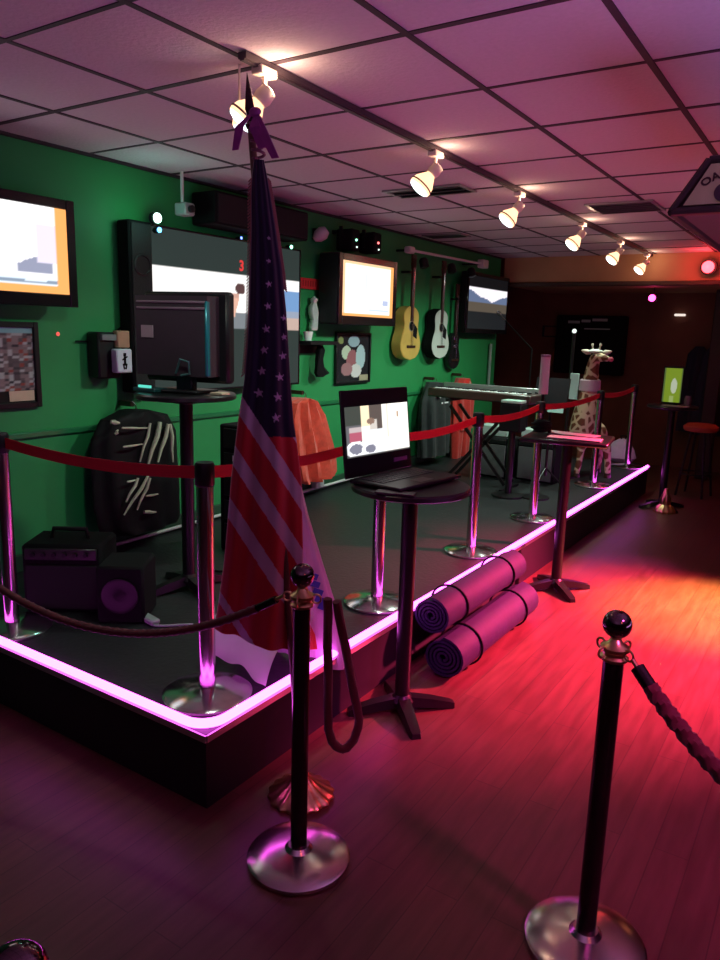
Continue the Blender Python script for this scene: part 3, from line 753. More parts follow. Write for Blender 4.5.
lettering('screen_mark', '3', 0.10, (0.0045, 0.08, 0.83), (0, 1, 0), (0, 0, 1), emit('red_mark', (1.0, 0.05, 0.05), 0.8), t)

# tall black loudspeaker left of the screen
def speaker(label, x0, y0, y1, z0, z1, depth=0.2, name='loudspeaker', rings=2):
    t = thing(name, label, 'speaker', (x0, (y0 + y1) / 2, z0)); w_ = y1 - y0; h = z1 - z0
    MB().box((0, 0, h / 2), (depth, w_, h), bev=0.01).build('cabinet', blackmatte, t)
    MB().box((depth / 2 + .004, 0, h / 2), (0.008, w_ - .03, h - .03), bev=0.003).build('grille', mat('speaker_grille', (0.007, 0.007, 0.008), 0.8, noise=.5, scale=150, bump=.4), t)
    for k in range(rings):
        z = h * (k + .5) / rings; r = min(w_ * .36, h / rings * .36)
        MB().lathe((depth / 2 + .008, 0, z), [(r, 0), (r, .004), (r * .85, .007), (r * .8, .002)], 28, (1, 0, 0)).build('driver_ring', black, t)
    return t
speaker('tall black loudspeaker column left of the large film screen', -3.685, 3.02, 3.20, 1.27, 2.29, 0.11)
speaker('wide black loudspeaker above the large film screen', -3.62, 3.62, 4.60, 2.335, 2.54, 0.22, rings=1)

# projector mount pole with box
t = thing('camera_box', 'small pale box on a thin ceiling rod above the left end of the screen', 'camera', (-3.60, 3.42, CZ))
MB().cyl((0, 0, 0), (0, 0, -0.20), 0.010).build('rod', white_pl, t)
MB().box((0.02, 0, -0.225), (0.10, 0.09, 0.075), bev=0.01).build('body', mat('grey_plastic', (.30, .34, .33), .5), t)
MB().lathe((0.07, 0, -0.225), [(0.022, 0), (0.022, 0.02), (0.016, 0.022)], 18, (1, 0, 0)).build('lens', black, t)
def led_spot(label, p, color, r, halo=True):
    t = thing('small_lamp', label, 'lamp', p)
    MB().lathe((0, 0, 0), [(r * .6, -0.05), (r * 1.15, -0.035), (r * 1.2, 0.0)], 18, (1, 0, 0)).build('housing', black, t)
    MB().ball((0.004, 0, 0), r, 16, (.6, 1, 1)).build('lens', emit('led_%d_%d_%d' % tuple(int(c * 99) for c in color), color, 6), t)
led_spot('bright pale green lamp at the upper left corner of the film screen', onx(157, 218, -3.58), (.55, 1.0, .80), .030)
led_spot('small blue lamp just below the pale green lamp by the screen corner', onx(159, 230, -3.58), (.10, .45, 1.0), .016)
led_spot('tiny green lamp at the upper right corner of the film screen', onx(291, 247, -3.58), (.25, 1.0, .6), .014)
led_spot('tiny blue lamp on top of the film screen left of the flag', onx(241, 238, -3.655), (.12, .2, 1.0), .009)
light('POINT', 'green_lamp_glow', onx(157, 218, -3.45), (0, 0, 0), (.35, 1.0, .75), 1.6, .04)

# framed collage poster
def crowd(u, v):
    random.seed(int(u * 21) * 97 + int(v * 27) * 13 + 5); k = random.random(); c = (.30 * k + .05, .22 * k + .05, .22 * k + .06)
    if k > .8: c = (.42, .44, .46)
    if .35 < k < .5: c = (.30, .08, .07)
    if v > .92: c = (.25, .50, .55)
    if v < .16: c = (.015, .02, .02)
    return c
def frame_pic(label, y0, y1, z0, z1, fn, fw=0.03, name='framed_picture', group=None, mtn='print_matte', nx=48, ny=60):
    x = WX + 0.012; t = thing(name, label, 'picture', (x, (y0 + y1) / 2, z0), 0, group); w_ = y1 - y0; h = z1 - z0
    f = MB()
    for sy in (-1, 1): f.box((0.008, sy * (w_ / 2 - fw / 2), h / 2), (0.026, fw, h), bev=.003)
    for z in (fw / 2, h - fw / 2): f.box((0.008, 0, z), (0.026, w_ - 2 * fw, fw), bev=.003)
    f.build('frame', black, t)
    picture('print', t, (0.004, -w_ / 2 + fw, fw), (0, 1, 0), (0, 0, 1), w_ - 2 * fw, h - 2 * fw, fn, attr_mat(mtn, 0, .25), nx, ny)
    return t
t = frame_pic('framed poster crowded with small faces below the left television', 1.78, 2.46, 1.22, 1.68, crowd)
MB().box((0.010, 0.225, 0.065), (0.004, 0.145, 0.055)).build('caption_card', cream, t, smooth=False)
def faces(u, v):
    c = (.02, .02, .025)
    if (u - .30) ** 2 / .02 + (v - .62) ** 2 / .022 < 1: c = (.55, .66, .50)
    if (u - .48) ** 2 / .03 + (v - .42) ** 2 / .07 < 1: c = (.36, .14, .16)
    if (u - .52) ** 2 / .03 + (v - .86) ** 2 / .014 < 1: c = (.34, .48, .55)
    if (u - .74) ** 2 / .022 + (v - .52) ** 2 / .07 < 1: c = (.45, .62, .66)
    if (u - .60) ** 2 / .03 + (v - .22) ** 2 / .022 < 1: c = (.72, .70, .70)
    if (u - .32) ** 2 / .03 + (v - .26) ** 2 / .02 < 1: c = (.40, .20, .22)
    if (u - .13) ** 2 + (v - .88) ** 2 < .006: c = (.26, .32, .12)
    if u > .72 and v < .12: c = (.42, .38, .26)
    return c
frame_pic('framed picture of pale overlapping shapes under the television by the flag', 5.30, 5.86, 1.22, 1.67, faces, 0.02)

# wall phone box with mug-like white tag
t = thing('wall_box', 'black wall box with a white tag bearing a black figure', 'box', (WX + .06, 2.91, 1.37))
MB().box((0, -.05, .13), (.11, .16, .27), bev=.01).build('case', black, t)
MB().box((.065, -.05, .235), (.02, .13, .035), bev=.003).build('slot_panel', mat('grey_panel', (.16, .2, .2), .4), t)
MB().box((.09, .005, .10), (.055, .115, .14), bev=.008).build('white_tag', mat('tag_white', (.62, .72, .80), .5), t)
g = MB(); X = .119
g.box((X, .005, .10), (.003, .014, .055)).box((X, .005, .137), (.003, .018, .018)).box((X, -.004, .068), (.003, .008, .034), Matrix.Rotation(.25, 3, 'X')).box((X, .014, .068), (.003, .008, .034), Matrix.Rotation(-.25, 3, 'X')).box((X, .005, .116), (.003, .042, .008), Matrix.Rotation(.5, 3, 'X'))
g.build('figure_mark', blackmatte, t, smooth=False)
MB().box((.06, .03, .225), (.05, .09, .10), bev=.006).build('tan_packet', tan, t)
# the cable from the box to the screen
p0 = Vector((WX + .02, 2.70, 1.58)); p1 = Vector((WX + .02, 3.10, 1.72)); pts = [p0.lerp(p1, i / 20) - Vector((0, 0, .05 * math.sin(PI * i / 20))) for i in range(21)]
tag(MB().tube(pts, .005, 8).build('cable', blackmatte), 'thin black cable on the green wall left of the film screen', 'cable')
tag(MB().ball((0, 0, 0), .012, 12, (.5, 1, 1)).build('indicator_light', emit('tiny_red', (1, .12, .1), 1.0), None, onx(58, 334, WX + .006)), 'tiny red indicator light on the green wall under the left television', 'indicator light')

# small wall decorations between screen and second TV
t = thing('wall_figurine', 'shiny pale figurine ornament on the green wall, between the screen and the second television', 'figurine', (WX + .055, 4.93, 1.68))
MB().loft([((0, 0, 0), .035, .03), ((0, 0, .02), .045, .035), ((0, .01, .08), .035, .03), ((0, 0, .14), .055, .035), ((0, -.01, .19), .04, .03), ((0, 0, .22), .02, .02), ((0, 0, .245), .03, .03), ((0, 0, .27), .005, .005)], 20, (0, 1, 0), (1, 0, 0), .25, 5).build('body', mat('silver_green', (.60, .72, .68), .3, .25, noise=.3), t)
MB().box((-.03, 0, .12), (.03, .02, .03)).build('mount', black, t)
t = thing('wall_light', 'small pale shell-shaped light high on the wall right of the flag', 'wall light', (WX + .01, 4.99, 2.44))
MB().lathe((.06, 0, 0), [(.02, -.07), (.05, -.03), (.055, .02), (.03, .06)], 20, (.35, .2, .3)).build('shade', mat('pale_shade', (.55, .58, .60), .5), t)
MB().box((.012, 0, 0), (.03, .07, .09), bev=.004).build('back_plate', black, t)
t = thing('red_plaque', 'small flat red plaque on the green wall beside the film screen', 'sign', (WX + .012, 4.93, 2.05))
MB().box((0, 0, 0), (.014, .26, .085), bev=.003).build('panel', mat('red_panel', (.55, .03, .035), .5, noise=.1), t)
for i in range(7): MB().box((.009, -.10 + i * .033, 0), (.003, .012, .045)).build('letter_bar', mat('dark_red_bar', (.30, .015, .02), .5), t, smooth=False)
t = thing('wall_shelf', 'small dark wall shelf with a hanging figure beside the flag', 'shelf', (WX + .09, 4.93, 1.58))
MB().box((0, 0, 0), (.17, .38, .03), bev=.004).build('board', black, t)
MB().box((-.075, 0, -.05), (.02, .30, .07)).build('back_rail', black, t)
t = thing('hanging_ornament', 'dark twisted ornament hanging under the small wall shelf', 'ornament', (WX + .09, 4.98, 1.30))
MB().loft([((0, 0, 0), .03, .03), ((0, .03, .03), .09, .04), ((0, 0, .08), .05, .03), ((0, -.01, .15), .035, .03), ((0, .01, .22), .045, .03), ((0, 0, .26), .02, .02)], 18, (0, 1, 0), (1, 0, 0), .3, 5).build('body', blackmatte, t)
t = tag(MB().lathe((0, 0, 0), [(.028, 0), (.040, .07), (.038, .072), (.026, .004)], 20).build('white_cup', paper, None, (WX + .09, 4.81, 1.598)), 'small white cup on the wall shelf at the edge of the flag', 'cup')

# DMX fixtures over second TV
for k, (px_, py_, cc, lb) in enumerate(((356, 240, (.3, 1.0, .6), 'black light fixture with a green lamp above the second television'), (378, 243, (1.0, .15, .15), 'black light fixture with a red lamp above the second television'))):
    p = onx(px_, py_, -3.52); t = thing('light_fixture', lb, 'light fixture', p, 0, 'black fixtures above the second television')
    MB().box((-.08, 0, 0), (.16, .13, .17), bev=.012).build('housing', blackmatte, t)
    MB().box((-.10, -.075, .03), (.03, .012, .15)).build('yoke', black, t); MB().box((-.10, .075, .03), (.03, .012, .15)).build('yoke', black, t)
    MB().box((-.19, 0, .07), (.10, .04, .03)).build('wall_arm', black, t)
    MB().ball((.004, 0, .0), .010, 12).build('lamp', emit('fx%d' % k, cc, 3.5), t)
    MB().ball((.004, .01, -.055), .008, 12).build('lamp', emit('fxw%d' % k, (.8, 1, .9), 1.5), t)

# light bar
t = thing('light_bar', 'long pale horizontal rod with clamped fixtures high on the wall above the guitars', 'light bar', (-3.55, 6.25, 2.44))
MB().cyl((0, 0, 0), (0, 1.65, 0.02), .013).build('rod', white_pl, t)
MB().box((0, -.04, 0), (.07, .10, .06), bev=.01).build('end_block', white_pl, t); MB().box((0, 1.62, .02), (.08, .14, .09), bev=.01).build('end_block', white_pl, t)
for y in (.22, .82, 1.30):
    MB().lathe((.0, y, -.05), [(.03, 0), (.045, .02), (.045, .09), (.02, .10)], 20, (.3, 0, -1)).build('par_can', black, t)
for y in (.05, 1.5): MB().box((-.10, y, 0.01), (.19, .02, .02)).build('bracket', black, t)

# ---- guitars
def guitar(label, y, z0, body_mat, w_=.37, bh=.50, total=1.0, back=None, lean=0.0, acoustic=True, name='guitar'):
    t = thing(name, label, 'guitar', (WX + .02, y, z0), 0, 'guitars hanging on the green wall'); t.rotation_euler = (lean, 0, 0)
    pts = []
    n = 48
    for i in range(n):
        a = 2 * PI * i / n; zz = -math.cos(a); s = (zz + 1) / 2
        half = (.5 * math.sin(PI * min(1, s / .62)) ** .5 if s < .31 else 0)
        # lower bout, waist, upper bout
        prof = [(0, 0), (.04, .27), (.10, .39), (.20, .48), (.30, .50), (.42, .45), (.55, .355), (.66, .335), (.78, .375), (.88, .355), (.95, .24), (.985, .12), (1, 0)]
        for (s0, w0), (s1, w1) in zip(prof, prof[1:]):
            if s <= s1: half = w0 + (w1 - w0) * (s - s0) / (s1 - s0); break
        pts.append((math.copysign(half, math.sin(a)) * w_, s * bh))
    d = .10 if acoustic else .045
    MB().prism(pts, (0.01, 0, 0), (0, 1, 0), (0, 0, 1), (d, 0, 0)).build('body', back or body_mat, t)
    MB().prism([(a * .97, b * .97 + .007) for a, b in pts], (d + .01, 0, 0), (0, 1, 0), (0, 0, 1), (.004, 0, 0)).build('soundboard', body_mat, t)
    if acoustic:
        MB().lathe((d + .0145, 0, bh * .63), [(.052, 0), (.052, .002), (.045, .003)], 28, (1, 0, 0)).build('rosette', mat('rosette', (.35, .30, .22), .5), t)
        MB().lathe((d + .017, 0, bh * .63), [(.044, 0), (.044, .0015), (.01, .0016)], 28, (1, 0, 0)).build('sound_hole', blackmatte, t)
        MB().prism([(.03, 0), (.11, -.03), (.12, .07), (.05, .12)], (d + .0145, 0, bh * .45), (0, 1, 0), (0, 0, 1), (.002, 0, 0)).build('pickguard', blackmatte, t)
    else:
        for z in (.25, .34): MB().box((d + .018, 0, z), (.01, .08, .03), bev=.003).build('pickup', chrome, t)
    MB().box((d + .020, 0, bh * .25), (.012, .16, .025), bev=.003).build('bridge', wood_dark, t)
    MB().box((d + .012, 0, (bh * .72 + total - .14) / 2), (.022, .05, total - .14 - bh * .72), bev=.004).build('neck', wood_dark, t)
    hd = MB().prism([(-.025, 0), (.025, 0), (.038, .04), (.036, .14), (-.036, .14), (-.038, .04)], (d, 0, total - .14), (0, 1, 0), (0, 0, 1), (.02, 0, 0)).build('headstock', wood_dark, t)
    for sy in (-1, 1):
        for k in range(3): MB().cyl((d + .01, sy * .036, total - .11 + k * .04), (d + .01, sy * .055, total - .11 + k * .04), .006, n=8).build('tuning_peg', chrome, hd)
    st_ = MB()
    for k in range(6): st_.cyl((d + .030, -.018 + k * .0072, bh * .25), (d + .026, -.015 + k * .006, total - .12), .0009, n=5)
    st_.build('strings', chrome, t)
    MB().box((.04, 0, total - .16), (.09, .07, .02)).build('wall_hook', blackmetal, t)
    return t
honey = mat('honey_wood', (.62, .40, .10), .35, noise=.25, scale=8)
guitar('honey-coloured acoustic guitar hanging nearest to the television', 6.42, 1.42, honey, .40, .52, 1.0)
guitar('pale acoustic guitar with dark sides, middle of the three on the wall', 7.06, 1.42, mat('pale_guitar', (.60, .66, .60), .35, noise=.1), .40, .52, 1.0, blackmatte)
guitar('small black electric guitar, rightmost of the three on the wall', 7.52, 1.30, mat('black_gloss', (.012, .012, .014), .2), .28, .40, .92, None, 0.0, False)

# vertical pale pipe near the end of the wall
tag(MB().cyl((0, 0, 0), (0, 0, .62), .020, n=16).build('pipe', mat('pale_pipe', (.28, .40, .34), .4, noise=.2), None, (WX + .03, 8.62, .96)), 'short pale vertical pipe on the green wall under the far television', 'pipe')
tag(MB().cyl((0, 0, 0), (0, 3.0, .03), .012, n=12).build('pipe', white_pl, None, (WX + .045, 2.75, SZ + .018)), 'thin pale pipe running low along the foot of the green wall', 'pipe')
tag(MB().box((0, 0, 0), (.06, .12, .07), bev=.01).build('pipe_box', white_pl, None, (WX + .06, 5.02, SZ + .078)), 'small white box on the low wall pipe right of the flag', 'box')

# ---- garments
def garment(name, label, rows, mt, xf=-3.60, fold=.3, fn=8, thick=.07, extra=None, group=None):
    zt = max(r[0] for r in rows); y = sum(r[1] for r in rows) / len(rows)
    t = thing(name, label, 'clothing', (xf, y, zt), 0, group)
    rr = []
    for a, b in zip(rows, rows[1:]):
        for k in range(4):
            s = k / 4; rr.append([a[i] + (b[i] - a[i]) * s for i in range(3)])
    rr.append(list(rows[-1]))
    MB().loft([((0, r[1] - y, r[0] - zt), r[2], thick) for r in rr], 56, (0, 1, 0), (1, 0, 0), fold, fn).build('cloth', mt, t)
    p = [(0, 0, -.04), (0, 0, .03), (-.03, 0, .05), (-.06, 0, .04)]
    MB().tube(p, .004, 6).build('hanger_hook', chrome, t)
    MB().box((-.085, 0, .035), (.11, .03, .03)).build('wall_peg', wood_dark, t)
    return t
garment('vest', 'orange-red padded vest hanging on the green wall beside the flag', [(1.15, 4.64, .05), (1.12, 4.64, .17), (1.00, 4.67, .26), (.85, 4.71, .28), (.65, 4.76, .33), (.50, 4.79, .30), (.46, 4.79, .26)], orangecloth, thick=.09, fold=.45, fn=11)
t = garment('red_costume', 'red hooded costume with trousers hanging right of the dark jacket', [(1.20, 7.62, .05), (1.14, 7.62, .13), (1.06, 7.63, .25), (.95, 7.63, .24), (.80, 7.64, .21), (.62, 7.64, .22)], redcloth, thick=.08)
for s in (-1, 1):
    MB().loft([((0, s * .10, -.56), .10, .07), ((0, s * .10 + .005, -.75), .085, .06), ((0, s * .105 + .01, -.90), .07, .05), ((0, s * .105 + .01, -.92), .065, .045)], 32, (0, 1, 0), (1, 0, 0), .2, 6).build('trouser_leg', redcloth, t)
MB().prism([(-.05, 0), (.05, 0), (.0, .10)], (.085, -.01, -.13), (0, 1, 0), (0, 0, 1), (.01, 0, 0)).build('pale_collar', mat('pale_collar', (.60, .38, .32), .8), t)
t = garment('dark_jacket', 'dark jacket with a pale collar hanging right of the laptop screen', [(1.18, 6.95, .07), (1.12, 6.96, .17), (1.0, 6.97, .27), (.85, 6.98, .29), (.6, 6.98, .28), (.40, 6.99, .27)], mat('charcoal_cloth', (.020, .026, .026), .9, noise=.4, scale=20, bump=.3, sheen=.1), thick=.09)
MB().prism([(-.13, .0), (-.02, .07), (.10, 0), (.04, -.02), (-.02, .02), (-.09, -.03)], (.095, 0, -.13), (0, 1, 0), (0, 0, 1), (.01, 0, 0)).build('collar', mat('grey_collar', (.38, .34, .34), .8), t)
MB().box((.10, 0.03, -.21), (.008, .15, .014)).build('chest_stripe', paper, t)
# black jacket with pale bone-like stripes
t = garment('black_jacket', 'black jacket with pale bone-like stripes hanging behind the left red belt', [(1.17, 3.00, .08), (1.13, 3.00, .24), (1.02, 3.00, .31), (.85, 3.00, .32), (.62, 3.01, .33), (.46, 3.02, .31), (.42, 3.03, .26)], mat('black_leather', (.005, .005, .006), .7, noise=.4, scale=12, bump=.3, spec=.25), thick=.10, fold=.15)
bone = mat('bone_print', (.52, .56, .40), .7, noise=.2)
pt = MB(); q0 = t.location
def stripe(x0, y0, x1, y1, w_=2.6):
    a = onx(x0, y0, -3.484) - q0; b = onx(x1, y1, -3.484) - q0; r = .0036 * w_
    MB().tube([a, a.lerp(b, .33) + Vector((0.004, .006, 0)), a.lerp(b, .66) + Vector((0.004, -.006, 0)), b], [r, r * 1.25, r, r * .6], 8).build('bone_stripe', bone, t)
for a in ((150, 423, 140, 462, 2.2), (160, 422, 148, 465, 3.6), (168, 424, 158, 462, 3.0), (170, 424, 173, 462, 2.8), (138, 478, 126, 502, 2.2), (148, 476, 124, 515, 2.4), (150, 478, 137, 510, 2.2), (122, 428, 148, 428, 1.6),
          (123, 447, 143, 444, 1.6), (146, 496, 158, 494, 1.8), (144, 512, 156, 512, 2.6), (127, 482, 136, 480, 1.6), (115, 434, 118, 430, 2.4), (111, 422, 119, 423, 3.4)):
    stripe(*a)

# ================================================================== ON THE STAGE, LEFT
# monitor seen from behind on the bar table
mz = SZ + 1.052; t = thing('computer_monitor', 'large dark monitor seen from behind on the stage table left of the flag', 'monitor', (TL.x - .01, TL.y - .03, mz), math.radians(12))
MB().box((0, .04, .008), (.28, .20, .014), bev=.004).build('stand_base', black, t)
MB().box((.02, .03, .05), (.10, .05, .09), bev=.008).build('stand_neck', mat('teal_gloss', (.02, .05, .055), .25), t)
MB().box((0, .09, .275), (.50, .07, .45), bev=.014).build('front_case', black, t)
bh_ = MB().prism([(-.22, .085), (.20, .085), (.20, .475), (-.22, .475)], (0, .06, 0), (1, 0, 0), (0, 0, 1), (0, -.11, 0)).build('back_housing', mat('back_plastic', (.045, .028, .040), .38, noise=.15), t)
for z in (.415, .445): MB().box((-.01, -.053, z), (.40, .010, .012), bev=.003).build('rib', mat('rib_grey', (.20, .13, .17), .35), t)
MB().box((.195, -.045, .27), (.016, .03, .36), bev=.005).build('edge_highlight', mat('teal_highlight', (.02, .20, .24), .2, .3), t)  # cyan highlight on the casing edge, modelled as a teal-coloured bar
MB().box((-.15, -.053, .30), (.07, .006, .06)).build('label_sticker', mat('dim_sticker', (.34, .24, .27), .6), t, smooth=False)
MB().tube([(0.02, -.06, .10), (.06, -.08, .17), (.11, -.08, .16), (.10, -.06, .10), (.05, -.06, .09)], .006, 8).build('cable', mat('cable_teal', (.06, .16, .16), .3), t)
# small items on that table
o = tag(MB().box((0, 0, 0), (.16, .09, .02), bev=.004).build('phone_cradle', mat('teal_screen', (.02, .09, .09), .3), None, TL + Vector((-.15, -.10, 1.061))), 'small teal-lit device on the left side of the stage table', 'device')
tag(MB().box((0, 0, 0), (.085, .012, .012)).build('device_light', emit('teal_light', (.15, 1, .8), .8), None, TL + Vector((-.15, -.135, 1.078))), 'short teal light on top of the small device on the stage table', 'indicator light')
tag(MB().box((0, 0, 0), (.08, .06, .012), bev=.002).build('paper_card', cream, None, TL + Vector((.20, .04, 1.057))), 'little cream card on the right side of the stage table', 'card')
# black pole stand right of the monitor (speaker stand)
def mic_stand(label, loc, h, boom=None, group=None):
    t = thing('microphone_stand', label, 'microphone stand', loc)
    MB().lathe((0, 0, 0), [(.12, 0), (.125, .008), (.11, .02), (.02, .03)], 32).build('base', blackmetal, t)
    MB().cyl((0, 0, .02), (0, 0, h), .011, n=12).build('pole', blackmetal, t)
    MB().cyl((0, 0, h * .55), (0, 0, h * .55 + .06), .018, n=14).build('clutch', black, t)
    e = Vector((0, 0, h)); b = e + Vector(boom or (0, 0, .12))
    MB().tube([e, b], .008, 10).build('boom', blackmetal, t)
    d = (b - e).normalized()
    MB().lathe(b - d * .01, [(.010, 0), (.013, .09), (.022, .10), (.025, .13), (.012, .155)], 20, d).build('microphone', mat('mic_metal', (.35, .38, .36), .3, .8), t)
    return t
# big amp and black speaker at left
a_ = thing('guitar_amplifier', 'black amplifier with a carrying handle on the stage at the far left', 'amplifier', (-3.10, 2.16, SZ), math.radians(35))
MB().box((0, 0, .17), (.38, .26, .34), bev=.015).build('cabinet', blackmatte, a_)
MB().box((0, -.135, .13), (.34, .012, .22), bev=.004).build('grille_cloth', mat('amp_cloth', (.008, .008, .009), .9, noise=.5, scale=150), a_)
MB().box((0, -.135, .295), (.34, .014, .055), bev=.003).build('control_panel', mat('amp_panel', (.03, .03, .03), .3), a_)
for i in range(6): MB().lathe((-.13 + .05 * i, -.141, .295), [(.012, 0), (.010, .014)], 14, (0, -1, 0)).build('knob', black, a_)
MB().tube([(-.09, 0, .335), (-.08, 0, .385), (.08, 0, .385), (.09, 0, .335)], .012, 8).build('handle', black, a_)
b_ = thing('subwoofer', 'bulky black bass speaker next to the amplifier on the left of the stage', 'speaker', (-2.76, 2.22, SZ), math.radians(35))
MB().box((0, 0, .14), (.22, .24, .28), bev=.012).build('cabinet', blackmatte, b_)
MB().lathe((0, -.122, .14), [(.085, 0), (.085, .008), (.07, .010), (.03, -.0)], 28, (0, -1, 0)).build('cone', black, b_)
# cable coils on the stage
random.seed(3)
for (x, y, lb) in ((-2.35, 2.25, 'loose pale cable lying on the stage behind the twisted rope'), (-2.7, 3.0, 'dark cable snaking over the stage floor behind the left table')):
    pts = []; cx, cy = x, y
    for i in range(60):
        s = i / 59; pts.append(Vector((cx - .25 + .5 * s, cy + .06 * math.sin(s * 9 + x), SZ + .008)))
    tag(MB().tube(pts, .006, 8).build('cable', mat('pale_cable', (.30, .36, .38), .4) if y < 2.5 else blackmatte), lb, 'cable', 'cables on the stage floor')
tag(MB().box((0, 0, 0), (.26, .05, .03), bev=.008).build('power_strip', mat('grey_strip', (.30, .36, .36), .4), None, onz(142, 615, SZ + .018)), 'pale power strip lying on the stage floor behind the rope', 'power strip').rotation_euler = (0, 0, -.2)
# black equipment case between the left post and the flag
t = thing('equipment_rack', 'tall narrow black equipment rack on the stage just left of the flag', 'rack', (-3.05, 3.42, SZ))
MB().box((0, 0, .40), (.26, .26, .80), bev=.01).build('cabinet', blackmatte, t)
for k in range(5): MB().box((0, -.135, .12 + k * .15), (.17, .012, .12), bev=.003).build('panel', black, t)
MB().box((.03, -.143, .60), (.07, .006, .035)).build('white_label', paper, t, smooth=False)

# ================================================================== FAR STAGE
# keyboard on stand
kx, ky = -2.75, 6.3
t = thing('keyboard', 'long dark keyboard on an X stand in front of the red costume', 'keyboard', (kx, ky, SZ + .80), math.radians(-4))
MB().box((0, 0, .04), (1.05, .30, .08), bev=.01).build('case', mat('keyboard_case', (.06, .035, .03), .35, noise=.3), t)
MB().box((0, .135, .10), (1.02, .03, .05), bev=.004).build('rear_edge', mat('metal_edge', (.42, .45, .44), .3, .6), t)
kk = MB()
for i in range(36): kk.box((-.45 + .0257 * i, -.08, .083), (.023, .12, .008))
kk.build('white_keys', paper, t, smooth=False)
kk = MB()
for i in range(36):
    if i % 7 not in (2, 6): kk.box((-.437 + .0257 * i, -.05, .092), (.012, .07, .010))
kk.build('black_keys', black, t, smooth=False)
t2 = thing('keyboard_stand', 'black X-shaped stand carrying the dark keyboard', 'stand', (kx, ky, SZ))
for s in (-1, 1):
    for yy in (-.10, .10): MB().box((0, yy, .39), (.90, .02, .028), Matrix.Rotation(s * .86, 3, 'Y')).build('cross_bar', blackmetal, t2)
    MB().box((s * .29, 0, .785), (.03, .34, .025)).build('arm', blackmetal, t2); MB().box((s * .30, 0, .012), (.03, .40, .024)).build('foot_bar', blackmetal, t2)
# grey speaker boxes with papers on top
def amp_box(label, loc, w_, d, h, rz):
    t = thing('grey_amplifier', label, 'amplifier', loc, rz, 'grey-fronted amplifiers near the far end of the stage')
    MB().box((0, 0, h / 2), (w_, d, h), bev=.012).build('cabinet', blackmatte, t)
    MB().box((0, -d / 2 - .004, h * .44), (w_ - .05, .010, h * .78), bev=.003).build('grille', greycloth, t)
    MB().box((0, -d / 2 - .004, h * .91), (w_ - .05, .012, h * .10), bev=.003).build('panel', black, t)
    for sx in (-1, 1): MB().box((sx * (w_ / 2 - .012), -d / 2 + .01, h - .012), (.032, .03, .032), bev=.004).build('corner_guard', black, t)
    return t
ya = 6.75
amp_box('grey-fronted amplifier on the left, under the white boxes', (-2.83, 6.86, SZ), .40, .28, .40, -.1)
amp_box('grey-fronted amplifier on the right, behind the belt post', (-2.38, 6.92, SZ), .40, .28, .40, -.1)
for x, w_, hh, lb in ((-2.86, .30, .10, 'low pale box on top of the left grey amplifier'), (-2.46, .20, .10, 'low pale box on top of the right grey amplifier')):
    o = tag(MB().box((0, 0, hh / 2), (w_, .2, hh), bev=.006).build('white_box', mat('pale_teal_box', (.45, .58, .53), .6, noise=.15), None, (x, 6.9, SZ + .402)), lb, 'box', 'pale boxes on the grey amplifiers')
# black cube lamp & teal sheet & cylinder on black stool (by px 520-560, 357-440)
P = ony(548, 440, 6.4); t = thing('music_stand', 'dark stand with a pale teal sheet, left of the giraffe figure', 'music stand', (P.x, 6.4, SZ))
for k in range(3):
    a = 2 * PI * k / 3 + .3; MB().tube([(0, 0, .22), (.22 * math.cos(a), .22 * math.sin(a), .01)], .009, 8).build('leg', blackmetal, t)
MB().cyl((0, 0, .15), (0, 0, .86), .012).build('pole', blackmetal, t)
MB().box((0, 0, .90), (.30, .02, .26), Matrix.Rotation(-.25, 3, 'X')).build('desk', black, t)
zc = ony(556, 400, 6.4).z - SZ
MB().box((.06, -.025, zc - .02), (.14, .006, .18), Matrix.Rotation(-.25, 3, 'X')).build('sheet', mat('teal_sheet', (.36, .62, .55), .7), t, smooth=False)
P = ony(514, 405, 6.0); t = thing('black_box_lamp', 'black box with a pale green top right of the keyboard', 'box', (P.x, 6.0, SZ))
hz_ = ony(514, 402, 6.0).z - SZ
MB().box((0, 0, hz_ - .13), (.19, .16, .24), bev=.01).build('case', blackmatte, t)
MB().box((0, -.01, hz_ + .005), (.18, .13, .025), bev=.004).build('pale_top', mat('pale_green_top', (.40, .62, .52), .5), t)
MB().cyl((0, 0, .0), (0, 0, hz_ - .25), .03).build('post', blackmetal, t); MB().lathe((0, 0, 0), [(.14, 0), (.14, .015), (.03, .03)], 28).build('foot', blackmetal, t)
P = ony(543, 395, 6.1); zt = ony(543, 357, 6.1).z; zb = ony(543, 394, 6.1).z
t = thing('column_lamp', 'slim pale mauve cylinder on a dark pole behind the middle bar table', 'lamp', (P.x, 6.1, SZ))
MB().lathe((0, 0, 0), [(.12, 0), (.12, .012), (.02, .02)], 28).build('base', blackmetal, t)
MB().cyl((0, 0, .015), (0, 0, zb - SZ), .014).build('pole', blackmetal, t)
MB().cyl((0, 0, zb - SZ), (0, 0, zt - SZ), .040, n=24).build('cylinder', mat('mauve_shade', (.55, .40, .52), .5), t)
MB().cyl((0, 0, zt - SZ), (0, 0, zt - SZ + .02), .042, n=24).build('cap', mat('mauve_cap', (.22, .08, .18), .5), t)
